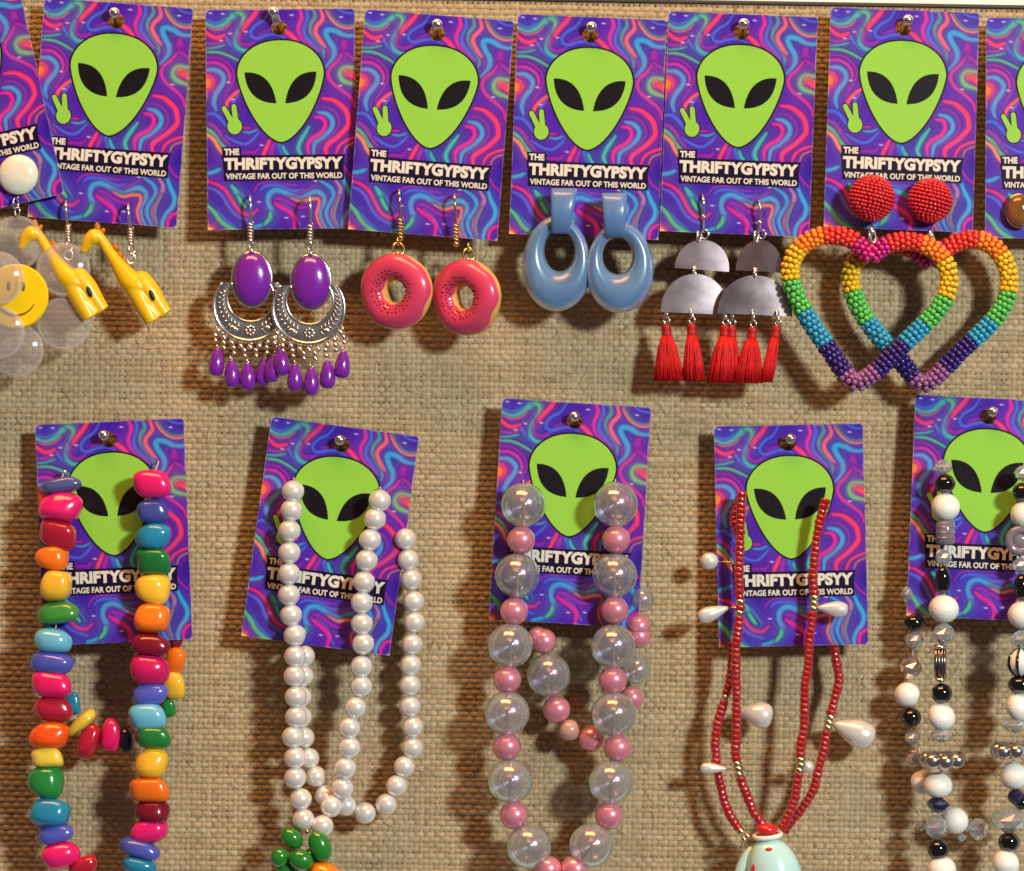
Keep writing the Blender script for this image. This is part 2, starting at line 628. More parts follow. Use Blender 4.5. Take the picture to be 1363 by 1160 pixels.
# ------------------------------------------------------------------ printed cards
CW, CH = 197.0, 292.0
HU, HV, HR = 97.0, 24.0, 10.4
Ac = lambda p: ((p[0] - 14) / 6.815, (p[1] - 22) / 6.815)
Bc = lambda p: ((p[0] - 28) / 6.815, p[1] / 6.815 + 146.5)
TEAL, GREEN, CYAN, BLUE, MAG, PINK, CORAL, ORANGE = (76, 190, 172), (92, 198, 118), (72, 172, 226), (80, 112, 230), (160, 48, 168), (220, 58, 150), (250, 76, 88), (248, 132, 66)
STROKES = [
    ('A', MAG, 13, [(20, 320), (90, 332), (170, 310), (210, 270)]),
    ('A', BLUE, 13, [(15, 110), (90, 142), (160, 125), (215, 85)]),
    ('A', BLUE, 12, [(180, 240), (225, 320), (290, 390), (360, 420)]),
    ('A', TEAL, 27, [(10, 140), (80, 178), (150, 176), (215, 135), (262, 80), (320, 48), (358, 90), (330, 180), (295, 260), (290, 340), (340, 388), (410, 398)]),
    ('A', GREEN, 14, [(290, 50), (345, 70), (352, 120), (325, 190)]),
    ('A', (222, 110, 120), 6, [(25, 182), (110, 206), (200, 182), (250, 130)]),
    ('A', CORAL, 17, [(12, 215), (70, 265), (130, 276), (185, 250)]),
    ('A', TEAL, 8, [(10, 372), (100, 364), (190, 340)]),
    ('A', GREEN, 10, [(10, 404), (120, 406), (210, 435), (320, 492)]),
    ('A', MAG, 8, [(10, 450), (130, 460), (230, 530), (266, 620), (240, 700), (190, 790), (170, 860)]),
    ('A', PINK, 12, [(10, 505), (110, 502), (190, 550), (226, 620), (215, 690)]),
    ('A', CYAN, 21, [(10, 566), (100, 568), (166, 620), (160, 690), (100, 780), (80, 860), (100, 930)]),
    ('A', CORAL, 44, [(-20, 640), (40, 655), (45, 690), (-10, 740)]),
    ('A', ORANGE, 28, [(-20, 665), (30, 672), (25, 700)]),
    ('A', BLUE, 14, [(320, 760), (270, 830), (250, 900), (300, 980)]),
    ('A', (250, 104, 86), 15, [(315, 748), (250, 800), (200, 860), (190, 910)]),
    ('A', BLUE, 17, [(10, 968), (80, 965), (140, 1010), (190, 1080)]),
    ('A', MAG, 15, [(395, 145), (330, 240), (318, 310), (370, 346), (440, 325), (520, 245), (605, 205)]),
    ('A', CORAL, 20, [(490, 20), (440, 85), (385, 150), (345, 210)]),
    ('A', BLUE, 13, [(600, 20), (545, 110), (470, 160), (422, 220), (430, 272), (490, 285), (560, 258), (640, 250), (730, 280)]),
    ('A', CORAL, 22, [(720, 215), (790, 268), (850, 330)]),
    ('A', PINK, 22, [(860, 20), (880, 100), (850, 190), (872, 270), (940, 340), (1030, 410)]),
    ('A', BLUE, 17, [(918, 20), (930, 110), (897, 200), (912, 272), (985, 345), (1065, 430)]),
    ('A', (84, 160, 140), 18, [(985, 20), (1000, 90), (960, 160), (960, 230), (1010, 310), (1070, 390), (1072, 460)]),
    ('A', MAG, 10, [(1080, 330), (1118, 400), (1116, 480)]),
    ('A', (244, 112, 92), 18, [(1045, 20), (1068, 110), (1012, 180), (1002, 240), (1050, 320), (1092, 370)]),
    ('A', BLUE, 9, [(1190, 15), (1270, 60), (1375, 70)]),
    ('A', GREEN, 9, [(1112, 30), (1160, 110), (1225, 165), (1295, 182), (1375, 168)]),
    ('A', ORANGE, 9, [(1096, 40), (1146, 122), (1216, 182), (1292, 202), (1375, 190)]),
    ('A', CYAN, 25, [(1375, 268), (1270, 265), (1190, 225), (1120, 212), (1092, 240), (1120, 310), (1162, 380), (1160, 460), (1100, 545)]),
    ('A', MAG, 30, [(1255, 325), (1258, 400), (1262, 440)]),
    ('A', PINK, 14, [(1258, 400), (1205, 488), (1132, 560), (1112, 625), (1150, 700), (1230, 762), (1320, 840), (1345, 920)]),
    ('A', MAG, 14, [(1258, 420), (1310, 450), (1375, 510)]),
    ('A', GREEN, 25, [(1375, 560), (1260, 558), (1218, 612), (1248, 680), (1375, 720)]),
    ('A', ORANGE, 38, [(1285, 610), (1320, 625), (1385, 655)]),
    ('A', CORAL, 16, [(1290, 610), (1330, 640), (1375, 665)]),
    ('A', CORAL, 22, [(1060, 838), (1150, 852), (1220, 900), (1272, 960), (1290, 1060), (1262, 1110), (1190, 1182), (1105, 1245), (1080, 1300), (1100, 1370)]),
    ('A', MAG, 8, [(1040, 905), (1120, 922), (1185, 975), (1210, 1050), (1190, 1110), (1110, 1190), (1030, 1245), (1010, 1340)]),
    ('A', CYAN, 22, [(1020, 962), (1090, 978), (1140, 1030), (1135, 1100), (1060, 1178), (985, 1235), (970, 1340)]),
    ('A', PINK, 19, [(990, 1005), (1055, 1015), (1080, 1075), (1040, 1145), (955, 1200), (920, 1260), (930, 1340)]),
    ('B', TEAL, 20, [(950, 70), (890, 160), (855, 230), (850, 280), (885, 340)]),
    ('B', CORAL, 11, [(1380, 165), (1300, 190), (1220, 240), (1185, 320)]),
    ('B', (205, 140, 130), 6, [(1380, 205), (1285, 250), (1255, 320)]),
    ('B', MAG, 16, [(20, 20), (100, 60), (170, 150), (230, 220)]),
    ('B', GREEN, 17, [(20, 70), (90, 130), (140, 205), (200, 262)]),
    ('B', (240, 150, 80), 16, [(20, 118), (90, 180), (130, 250), (180, 320)]),
    ('B', BLUE, 12, [(190, 140), (290, 200), (380, 218), (450, 172), (500, 110)]),
    ('B', CYAN, 8, [(355, 110), (420, 116), (485, 90)]),
    ('B', PINK, 6, [(345, 75), (425, 75)]),
    ('B', MAG, 14, [(330, 300), (400, 295), (450, 300), (490, 260)]),
    ('B', MAG, 20, [(640, 210), (610, 270), (600, 340)]),
    ('B', CORAL, 17, [(595, 185), (560, 260), (525, 340)]),
    ('B', BLUE, 26, [(670, 210), (700, 280), (735, 340)]),
    ('B', TEAL, 13, [(710, 240), (730, 290), (770, 340)]),
    ('B', CYAN, 17, [(20, 482), (90, 470), (150, 440)]),
    ('B', BLUE, 15, [(20, 605), (110, 640), (170, 700), (220, 790), (285, 862), (380, 905), (430, 920)]),
    ('B', (240, 58, 104), 14, [(20, 555), (110, 580), (190, 640), (240, 720), (290, 800), (350, 850), (420, 858), (480, 810)]),
    ('B', BLUE, 10, [(225, 590), (310, 640), (370, 720), (420, 790)]),
    ('B', TEAL, 22, [(245, 595), (290, 660), (320, 725), (365, 790)]),
    ('B', GREEN, 13, [(300, 690), (330, 745), (365, 790)]),
    ('B', BLUE, 16, [(60, 790), (130, 850), (200, 920), (300, 985)]),
    ('B', GREEN, 18, [(20, 760), (90, 840), (140, 910), (200, 960), (290, 1000)]),
    ('B', CORAL, 26, [(15, 960), (50, 970), (90, 1000)]),
    ('B', (255, 190, 80), 17, [(15, 985), (50, 985), (70, 1010)]),
    ('B', MAG, 9, [(440, 660), (490, 590), (590, 565), (720, 592), (840, 600)]),
    ('B', BLUE, 12, [(500, 640), (560, 600), (680, 605), (800, 650), (900, 630)]),
    ('B', MAG, 8, [(850, 675), (925, 640), (1010, 590)]),
    ('B', CYAN, 23, [(420, 975), (520, 950), (590, 900), (602, 830), (575, 740), (590, 672), (650, 642), (720, 662), (800, 702), (870, 722), (930, 692), (1000, 660), (1060, 690), (1072, 760), (1035, 830), (1050, 920), (1095, 1000)]),
    ('B', GREEN, 16, [(540, 950), (585, 890), (592, 840)]),
    ('B', GREEN, 9, [(760, 695), (820, 720), (870, 736), (950, 712), (1042, 712)]),
    ('B', ORANGE, 11, [(780, 716), (870, 750), (950, 728), (1024, 730), (1024, 790), (1004, 860), (1026, 940), (1060, 1000)]),
    ('B', BLUE, 13, [(670, 735), (750, 790), (800, 850), (860, 960)]),
    ('B', MAG, 13, [(615, 745), (680, 715), (770, 760), (850, 800), (940, 795)]),
    ('B', PINK, 20, [(630, 755), (690, 795), (760, 840), (810, 900), (800, 1000)]),
    ('B', CYAN, 18, [(1040, 560), (1130, 620), (1160, 700), (1110, 790), (1090, 860), (1120, 940), (1160, 1000)]),
    ('B', (196, 134, 150), 17, [(1180, 560), (1222, 630), (1200, 720), (1150, 830), (1152, 900), (1195, 1000)]),
    ('B', (120, 160, 130), 7, [(1215, 700), (1172, 830), (1172, 900), (1205, 980)]),
    ('B', CYAN, 22, [(1240, 520), (1285, 630), (1330, 720), (1320, 800), (1265, 880), (1240, 960), (1255, 1010)]),
    ('B', PINK, 15, [(1380, 850), (1320, 880), (1290, 930), (1290, 1000)]),
    ('B', MAG, 12, [(1250, 420), (1300, 500), (1380, 560)]),
]


def card_mesh():
    nu, nv = int(CW) + 1, int(CH) + 1
    uu, vv = np.meshgrid(np.linspace(0, CW, nu), np.linspace(0, CH, nv))
    P = np.stack([uu.ravel(), vv.ravel()], 1)
    lin = lambda c: np.array(s2l(c))
    w1 = 0.5 + 0.5 * np.sin(P[:, 0] * 0.05 + 2.2 * np.sin(P[:, 1] * 0.031) + 1)
    w2 = 0.5 + 0.5 * np.sin(P[:, 1] * 0.06 + 2.0 * np.sin(P[:, 0] * 0.04 + 2))
    C = lin((52, 24, 146))[None] * (1 - w1[:, None]) + lin((74, 30, 156))[None] * w1[:, None]
    C = C * (1 - 0.35 * w2[:, None]) + lin((58, 44, 178))[None] * 0.35 * w2[:, None]
    halo = (lin((120, 48, 180)), lin((70, 84, 222)), lin((150, 44, 160)), lin((76, 70, 212)))
    for k, (pg, col, wd_, pts) in enumerate(STROKES):
        f = Ac if pg == 'A' else Bc
        path = catmull([f(p) for p in pts], 6)
        w = wd_ / 6.815 * 0.93
        d2 = np.full(len(P), 1e9)
        sd = np.zeros(len(P))
        par = np.zeros(len(P))
        ns = len(path) - 1
        for si, (a, b) in enumerate(zip(path[:-1], path[1:])):
            ab = b - a
            t = np.clip(((P - a) @ ab) / max(ab @ ab, 1e-9), 0, 1)
            q = P - a - t[:, None] * ab
            dd = (q * q).sum(1)
            cr = ab[0] * q[:, 1] - ab[1] * q[:, 0]
            m = dd < d2
            d2[m] = dd[m]
            sd[m] = np.sign(cr[m])
            par[m] = (si + t[m]) / ns
        dist = np.sqrt(d2)
        # thin marbled lines that run beside the band
        own = lin(col)
        wl = w * (0.5 + 0.5 * np.clip(5 * np.minimum(par, 1 - par), 0, 1)) if wd_ < 28 else np.full(len(P), w)
        x = dist - wl
        out = (x > 0)
        rip = np.exp(-np.clip(x, 0, None) / (1.2 * w + 3.0)) * (0.5 + 0.5 * np.cos((x + sd * 1.2) * 1.7)) * out
        h = halo[k % 4] * 0.65 + own * 0.35
        C += (h - C) * (0.55 * rip)[:, None]
        dark = np.exp(-((x - 1.2) / 1.4) ** 2) * 0.62
        C += (lin((40, 14, 120)) - C) * dark[:, None]
        a_ = 1 / (1 + (dist / np.maximum(wl, .4)) ** 5.5)
        side = np.clip(sd * dist / w, -1.2, 1.2)[:, None]
        # one flank of a band is bluer, as poured paint is
        cc_ = own[None] * (1 - 0.42 * np.clip(side, 0, 1)) + lin((88, 62, 205))[None] * 0.42 * np.clip(side, 0, 1)
        cc_ = cc_ * (1 - 0.16 * (0.5 + 0.5 * np.cos(dist * 1.9 + k)))[:, None]
        C += (cc_ - C) * (a_ * 0.96)[:, None]
    G = C.reshape(nv, nu, 3)
    for ax in (0, 1):
        G = (np.roll(G, 1, ax) + 2.2 * G + np.roll(G, -1, ax)) / 4.2
    C = np.clip(G.reshape(-1, 3), 0, 1)
    lum = C @ np.array([0.25, 0.6, 0.15])
    C = np.clip(lum[:, None] + (C - lum[:, None]) * 1.08, 0, 1) ** 1.05
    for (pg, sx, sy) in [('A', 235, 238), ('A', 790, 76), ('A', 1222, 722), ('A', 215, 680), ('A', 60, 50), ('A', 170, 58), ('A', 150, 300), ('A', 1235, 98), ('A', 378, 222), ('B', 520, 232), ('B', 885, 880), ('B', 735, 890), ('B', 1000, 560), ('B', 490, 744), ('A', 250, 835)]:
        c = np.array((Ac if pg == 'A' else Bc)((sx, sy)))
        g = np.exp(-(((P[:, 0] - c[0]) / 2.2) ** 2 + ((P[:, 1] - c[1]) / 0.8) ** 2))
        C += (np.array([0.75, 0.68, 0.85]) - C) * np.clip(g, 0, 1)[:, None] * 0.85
    C = np.clip(C, 0, 1)
    # worn paper along the cut edge
    ed = np.minimum(np.minimum(P[:, 0], CW - P[:, 0]), np.minimum(P[:, 1], CH - P[:, 1]))
    wn = np.array([noise.noise(Vector((p[0] * .09, p[1] * .09, 3.3))) for p in P])
    cd = np.min([np.hypot(P[:, 0] - a, P[:, 1] - b) for a, b in ((0, 0), (CW, 0), (0, CH), (CW, CH))], axis=0)
    ww = np.clip((0.8 + 1.4 * wn - ed), 0, 1) * 0.3 + np.clip((3.2 + 2.5 * wn - cd), 0, 1) * .35
    C += (np.array([.72, .68, .74]) - C) * np.clip(ww, 0, .8)[:, None]
    # grid with the punched hole: vertices near its rim slide onto it
    rel = P - np.array([HU, HV])
    rr = np.linalg.norm(rel, axis=1)
    near = (rr > HR - 0.75) & (rr < HR + 0.75)
    Q = P.copy()
    Q[near] = np.array([HU, HV]) + rel[near] / rr[near][:, None] * HR
    inside = rr <= HR - 0.75
    X = np.stack([Q[:, 0] - HU, np.zeros(len(Q)), -(Q[:, 1] - HV)], 1)
    idx = np.arange(nu * nv).reshape(nv, nu)
    quads = np.stack([idx[:-1, :-1], idx[1:, :-1], idx[1:, 1:], idx[:-1, 1:]], -1).reshape(-1, 4)
    quads = quads[~inside[quads].any(1)]
    V = X.tolist()
    F = quads.tolist()
    # back and edges, 0.5 mm thick
    T = 1.6
    brd = [(0, 0), (CW, 0), (CW, CH), (0, CH)]
    n = len(V)
    for (a, b) in brd: V.append([a - HU, 0, -(b - HV)])
    for (a, b) in brd: V.append([a - HU, T, -(b - HV)])
    fe = [(n + i, n + (i + 1) % 4, n + 4 + (i + 1) % 4, n + 4 + i) for i in range(4)]
    hn = len(V)
    K = 32
    for yy in (0, T):
        for i in range(K):
            a = 2 * math.pi * i / K
            V.append([HR * math.cos(a), yy, HR * math.sin(a)])
    fe += [(hn + i, hn + K + i, hn + K + (i + 1) % K, hn + (i + 1) % K) for i in range(K)]
    # back: ring of quads from hole to border
    bn = len(V)
    for i in range(K):
        a = 2 * math.pi * i / K
        dx, dz = math.cos(a), math.sin(a)
        tx = ((CW - HU) / dx if dx > 1e-6 else (-HU / dx if dx < -1e-6 else 1e9))
        tz = (HV / dz if dz > 1e-6 else (-(CH - HV) / dz if dz < -1e-6 else 1e9))
        t = min(tx, tz)
        V.append([dx * t, T, dz * t])
    fe += [(hn + K + i, bn + i, bn + (i + 1) % K, hn + K + (i + 1) % K) for i in range(K)]
    me = bpy.data.meshes.new("card_sheet")
    me.from_pydata((np.array(V) * U).tolist(), [], F + fe)
    me.update()
    ca = me.color_attributes.new("print", 'FLOAT_COLOR', 'POINT')
    full = np.ones((len(V), 4), np.float32)
    full[:, :3] = 0.5
    full[:len(C), :3] = C
    ca.data.foreach_set('color', full.ravel())
    m = bpy.data.materials.new("printed_card")
    m.use_nodes = True
    nt = m.node_tree
    b = nt.nodes["Principled BSDF"]
    b.inputs['Roughness'].default_value = 0.26
    b.inputs['Specular IOR Level'].default_value = 0.35
    at = nt.nodes.new('ShaderNodeAttribute')
    at.attribute_name = 'print'
    nt.links.new(at.outputs['Color'], b.inputs['Base Color'])
    me.materials.append(m)
    return me


PRINTGREEN = mat("print_green", (138, 196, 70), 0.27, spec=0.3)
PRINTBLACK = mat("print_black", (22, 18, 24), 0.27, spec=0.3)
PRINTNAVY = mat("print_navy", (24, 14, 46), 0.27, spec=0.3)
PRINTCREAM = mat("print_cream", (214, 208, 198), 0.27, spec=0.3)


def cc(u, v): return (u - HU, -(v - HV))


def head_outline(g=0.0):
    out = []
    cx, vc, hw = 98.3, 86.0, 57.0
    for i in range(96):
        t = i / 96 * 2 * math.pi
        s, c = math.sin(t), math.cos(t)
        if s >= 0:      # crown
            v = vc - (44.5 + g) * s
            x = (hw + g) * math.copysign(abs(c) ** 0.93, c)
        else:
            q = (-s) ** 1.0
            v = vc + (90.5 + g) * q
            x = (hw + g) * math.copysign(max(0.0, 1 - q ** 1.36) ** 0.6, c)
        out.append(cc(cx + x, v))
    return out


def lens(a, b, k1, k2, n=14):
    """leaf shape between a and b; k1, k2 bulge control points of its two edges"""
    q = lambda p0, p1, p2, t: tuple((1 - t) ** 2 * p0[i] + 2 * t * (1 - t) * p1[i] + t * t * p2[i] for i in (0, 1))
    return [q(a, k1, b, i / n) for i in range(n)] + [q(b, k2, a, i / n) for i in range(n)]


def capsule(a, b, r0, r1, n=8):
    a, b = Vector(a), Vector(b)
    ang = math.atan2(b.y - a.y, b.x - a.x)
    o = [(a.x + r0 * math.cos(ang + math.pi / 2 + math.pi * i / n), a.y + r0 * math.sin(ang + math.pi / 2 + math.pi * i / n)) for i in range(n + 1)]
    o += [(b.x + r1 * math.cos(ang - math.pi / 2 + math.pi * i / n), b.y + r1 * math.sin(ang - math.pi / 2 + math.pi * i / n)) for i in range(n + 1)]
    return o


def text_into(mb, body, u0, u1, v0, v1, y, off):
    cu = bpy.data.curves.new("lettering", 'FONT')
    cu.body = body
    cu.offset = off
    cu.space_character = 1.02
    cu.resolution_u = 4
    o = bpy.data.objects.new("lettering_source", cu)
    COL.objects.link(o)
    dg = bpy.context.evaluated_depsgraph_get()
    me = bpy.data.meshes.new_from_object(o.evaluated_get(dg))
    vs = np.array([v.co[:] for v in me.vertices])
    fs = [tuple(p.vertices) for p in me.polygons]
    lo, hi = vs.min(0), vs.max(0)
    out = []
    for p in vs:
        u = u0 + (p[0] - lo[0]) / (hi[0] - lo[0]) * (u1 - u0)
        v = v1 - (p[1] - lo[1]) / (hi[1] - lo[1]) * (v1 - v0)
        x, z = cc(u, v)
        out.append((x, y, z))
    mb.add(out, fs)
    bpy.data.objects.remove(o)
    bpy.data.curves.remove(cu)
    bpy.data.meshes.remove(me)


PR = {}
PR['sheet'] = card_mesh()
PR['edge'] = MB().flat(head_outline(2.3)[::-1], -0.20).mesh("head_outline", False)
PR['head'] = MB().flat(head_outline()[::-1], -0.40).mesh("alien_head", False)
eL = [cc(98.3 + s_, v) for s_, v in lens((-47.6, 83.6), (-5.8, 125.2), (-12, 81.7), (-44.7, 124.4))]
PR['eyeL'] = MB().flat(eL, -0.60).mesh("eye", False)
PR['eyeR'] = MB().flat([(2 * (98.3 - HU) - p[0], p[1]) for p in eL][::-1], -0.60).mesh("eye", False)
hb = MB()
hs_ = MB()
ell = lambda cx, cy, rx, ry, g=0: [cc(cx + (rx + g) * math.cos(a), cy + (ry + g) * math.sin(a)) for a in np.linspace(0, 2 * math.pi, 25)[:-1]]
yy = -0.60
for g, m_, y0 in ((1.3, hs_, -0.20), (0, hb, -0.40)):
    m_.flat(ell(37, 155, 9.6, 10.6, g), y0)
    m_.flat(capsule(cc(33, 149), cc(23.2, 131), 3.6 + g, 3.1 + g), y0 - 0.05)
    m_.flat(capsule(cc(38.5, 149), cc(36.2, 128.5), 3.6 + g, 3.1 + g), y0 - 0.10)
PR['hand'] = hb.mesh("peace_hand", False)
PR['handedge'] = hs_.mesh("hand_outline", False)
bb = MB()
bb.flat([cc(*p) for p in ((19.5, 182.5), (45, 182.5), (45, 195), (20.5, 195))], -0.20)
bb.flat([cc(*p) for p in ((19, 193.8), (182, 193.8), (180, 204), (180.5, 227.5), (22.5, 227.5), (21, 206))], -0.30)
PR['band'] = bb.mesh("lettering_band", False)
tx = MB()
text_into(tx, "THE", 22.5, 42.5, 184.6, 193.2, -0.5, 0.05)
text_into(tx, "THRIFTYGYPSYY", 22.5, 179, 196.8, 213.0, -0.5, 0.055)
text_into(tx, "VINTAGE FAR OUT OF THIS WORLD", 24.5, 178, 217.6, 225.4, -0.5, 0.034)
PR['text'] = tx.mesh("lettering", False)

CARDS = []


def card(tl, ang, label, d_top=38.0, d_bot=54.0, group="printed cards on the burlap board", br=None):
    a = R(ang)
    hx = tl[0] + HU * math.cos(a) - HV * math.sin(a)
    hy = tl[1] + HU * math.sin(a) + HV * math.cos(a)
    tilt = math.atan2(d_bot - d_top, CH)
    dh = d_top + (d_bot - d_top) * HV / CH
    root = thing("jewellery_card", label, "card", pos(hx, hy, dh), group, (-tilt + R(random.uniform(-.4, .4)), a, R(random.uniform(-1.6, 1.6))))
    link("card_sheet", PR['sheet'], None, root)
    e = link("head_outline", PR['edge'], PRINTBLACK, root)
    h = link("alien_head", PR['head'], PRINTGREEN, root)
    link("eye", PR['eyeL'], PRINTBLACK, h)
    link("eye", PR['eyeR'], PRINTBLACK, h)
    link("hand_outline", PR['handedge'], PRINTBLACK, root)
    link("peace_hand", PR['hand'], PRINTGREEN, root)
    link("lettering_band", PR['band'], PRINTNAVY, root)
    link("lettering", PR['text'], PRINTCREAM, root)
    CARDS.append((hx, hy, dh))
    return root


def peg(hx, hy, d, label, dx=0.0, rise=16.0, out=24):
    """silver peg that comes out of the board, through the punched hole, and turns up to a ball end"""
    root = thing("peg_hook", label, "peg hook", pos(hx, hy, 0), "silver pegs that carry the cards")
    s = MB()
    y0 = 5.0
    pts = [(0, 2, -2), (0, -d * 0.6, -1 + 4), (dx * .3, -d - 4, 5), (dx * .8, -d - out * .6, rise * .7), (dx, -d - out, rise)]
    s.tube(catmull(pts, 6), 6.0, 14)
    s.build("shaft", SILVER, root)
    MB().ball((dx, -d - out, rise), (7.2, 6.4, 6.8), 20, 14).build("ball_end", SILVER, root)


cards = [
    # tl, angle, label, what for the peg
    ((-170, 15), -12.6, "card tilted anticlockwise at the left edge, half out of view, over the giraffe card", "peg behind the tilted card at the left edge", 48, 62),
    ((60, -3), 4.2, "swirl printed card with alien that carries the two yellow giraffe earrings", "silver peg above the giraffe earrings", 34, 46),
    ((274, 14), -0.8, "swirl printed card with alien that carries the purple chandelier earrings", "silver peg above the purple chandelier earrings", 34, 48),
    ((487, 13), 4.4, "swirl printed card with alien that carries the pink doughnut earrings", "silver peg above the doughnut earrings", 46, 58),
    ((690, 19), 2.3, "swirl printed card with alien that carries the pale blue hoop earrings", "silver peg above the blue hoop earrings", 36, 50),
    ((891, 15), 2.4, "swirl printed card with alien that carries the half moon tassel earrings", "silver peg above the red tassel earrings", 40, 55),
    ((1106.5, 10), 2.1, "swirl printed card with alien that carries the rainbow heart earrings", "silver peg above the rainbow heart earrings", 34, 48),
    ((1313.5, 24), 0.6, "card cut off by the right edge above the rainbow hearts, with a brown stone stud", "peg outside the right edge", 34, 46),
    ((47, 566), -2.6, "lower row card behind the necklace of many coloured stones", "silver peg above the coloured stone necklace", 38, 54),
    ((362, 555), 7.7, "lower row card tilted clockwise behind the white pearl necklace", "silver peg above the white pearl necklace", 38, 52),
    ((669.5, 530.5), 3.6, "lower row card behind the clear and pink bead necklace", "silver peg above the clear and pink necklace", 40, 56),
    ((951, 568), -1.2, "lower row card behind the red seed bead necklace", "silver peg above the red seed bead necklace", 36, 50),
    ((1219.5, 526), 2.6, "lower row card cut by the right edge behind the black and white necklace", "silver peg above the black and white necklace", 40, 56),
]
for i, (tl, ang, lab, plab, dt, db) in enumerate(cards):
    card(tl, ang, lab, dt, db)
for i, (hx, hy, dh) in enumerate(CARDS):
    if i in (0, 7): continue
    peg(hx, hy + 1, dh, cards[i][3], dx=random.uniform(-2, 2) - (5 if i == 2 else 0), rise=(17 if i == 2 else 7), out=15)


# ------------------------------------------------------------------ shared jewellery pieces
def ico(sub=3):
    import bmesh
    bm = bmesh.new()
    bmesh.ops.create_icosphere(bm, subdivisions=sub, radius=1.0)
    v = [tuple(p.co) for p in bm.verts]
    bm.verts.index_update()
    f = [tuple(q.index for q in p.verts) for p in bm.faces]
    bm.free()
    return v, f


IV, IF = ico(3)
LV, LF = ico(2)
SPH = MB().ball((0, 0, 0), 1, 32, 20).mesh("bead", True, U)
SPHLO = MB().ball((0, 0, 0), 1, 16, 10).mesh("small_bead", True, U)


def bead_at(root, x, y, d, r, m, name="bead", mesh=None, rot=None):
    rr = r if hasattr(r, '__len__') else (r, r, r)
    o = link(name, mesh or SPH, m, root, pos(x, y, d) - root.location, rot, rr)
    return o


def ear_wire(root, x, y_top, y_bot, m, lean=0.0, coil=True, r=1.9):
    """earring wire in root's local px: leaves the card, arches forward, runs down to y_bot (down positive)"""
    h = y_bot - y_top
    p = [(x - 1, 8, -y_top + 2), (x - 1, -2, -y_top + 3.5), (x - .5, -9, -y_top - 1), (x, -12, -y_top - h * .18), (x + lean * .3, -10, -y_top - h * .4), (x + lean, -7, -y_top - h * .62), (x + lean, -6, -y_bot)]
    MB().tube(catmull(p, 6), r, 8).build("ear_wire", m, root)
    if coil:
        c0 = y_top + h * .55
        pts = []
        for k in range(60):
            t = k / 59
            a = t * math.tau * 5
            pts.append((x + lean + 3.3 * math.cos(a), -7 + 3.3 * math.sin(a), -(c0 + t * h * .36)))
        MB().tube(pts, 1.4, 6).build("coil", m, root)
        MB().ball((x + lean, -6.5, -(y_bot - 1)), 4.2, 12, 8).build("wire_ball", m, root)


# ------------------------------------------------------------------ clear flower earrings with smiling faces
def flower(cx, cy, d, label, stud=True, tilt=0.0):
    root = thing("flower_earring", label, "earring", pos(cx, cy, d), "clear flower earrings")
    for k in range(6):
        a = R(90 + tilt + 60 * k)
        px, pz = 71 * math.cos(a), 71 * math.sin(a)
        dd = -3.0 if k % 2 else 2.0
        n = 40
        rim = [(33.5 * math.cos(2 * math.pi * i / n), 33.5 * math.sin(2 * math.pi * i / n)) for i in range(n)]
        MB().plate(rim, -1.6, 1.6, 1.4).tube([(p[0], 0, p[1]) for p in rim], 2.1, 8, closed=True).build("petal", PETAL, root, L(px, -pz, -dd), Euler((R(random.uniform(-4, 4)), 0, R(random.uniform(-5, 5)))), sharp=50)
    n = 48
    disc = [(42.5 * math.cos(2 * math.pi * i / n), 42.5 * math.sin(2 * math.pi * i / n)) for i in range(n)]
    f = MB().plate(disc, -8, 0, 2.2).build("smiley_face", SMILEYELLOW, root, L(0, 0, 4), sharp=30)
    e = MB()
    for sx in (-9.5, 9.5):
        e.ball((sx, -8.1, 13), (2.8, 0.7, 6.6), 14, 8)
    e.build("eyes", SMILELINE, f)
    arc = [(27 * math.cos(R(t)), -8.3, 27 * math.sin(R(t)) + 2) for t in range(206, 335, 4)]
    rr = [0.5 + 1.0 * math.sin(math.pi * i / (len(arc) - 1)) for i in range(len(arc))]
    MB().tube(arc, rr, 6).build("smile", SMILELINE, f)
    if stud:
        MB().ball((2.5, -6, 160), (26.5, 11, 26.5), 40, 24).build("shell_stud", MOP, root)
        j = MB()
        j.ring((-1, -5, 122), 5, 7, 1.3, yaw=R(55))
        j.ring((1, -5, 112), 4, 6, 1.3, yaw=R(-30))
        j.tube([(2, 0, 134), (1, -4, 128)], 1.6, 8)
        j.build("jump_ring", SILVER, root)
    return root


flower(22.5, 395, 62, "clear petal flower earring with yellow smiling face below a white shell stud")
flower(-66, 407, 84, "second clear flower earring at the left edge, only its right petals in view", stud=False)


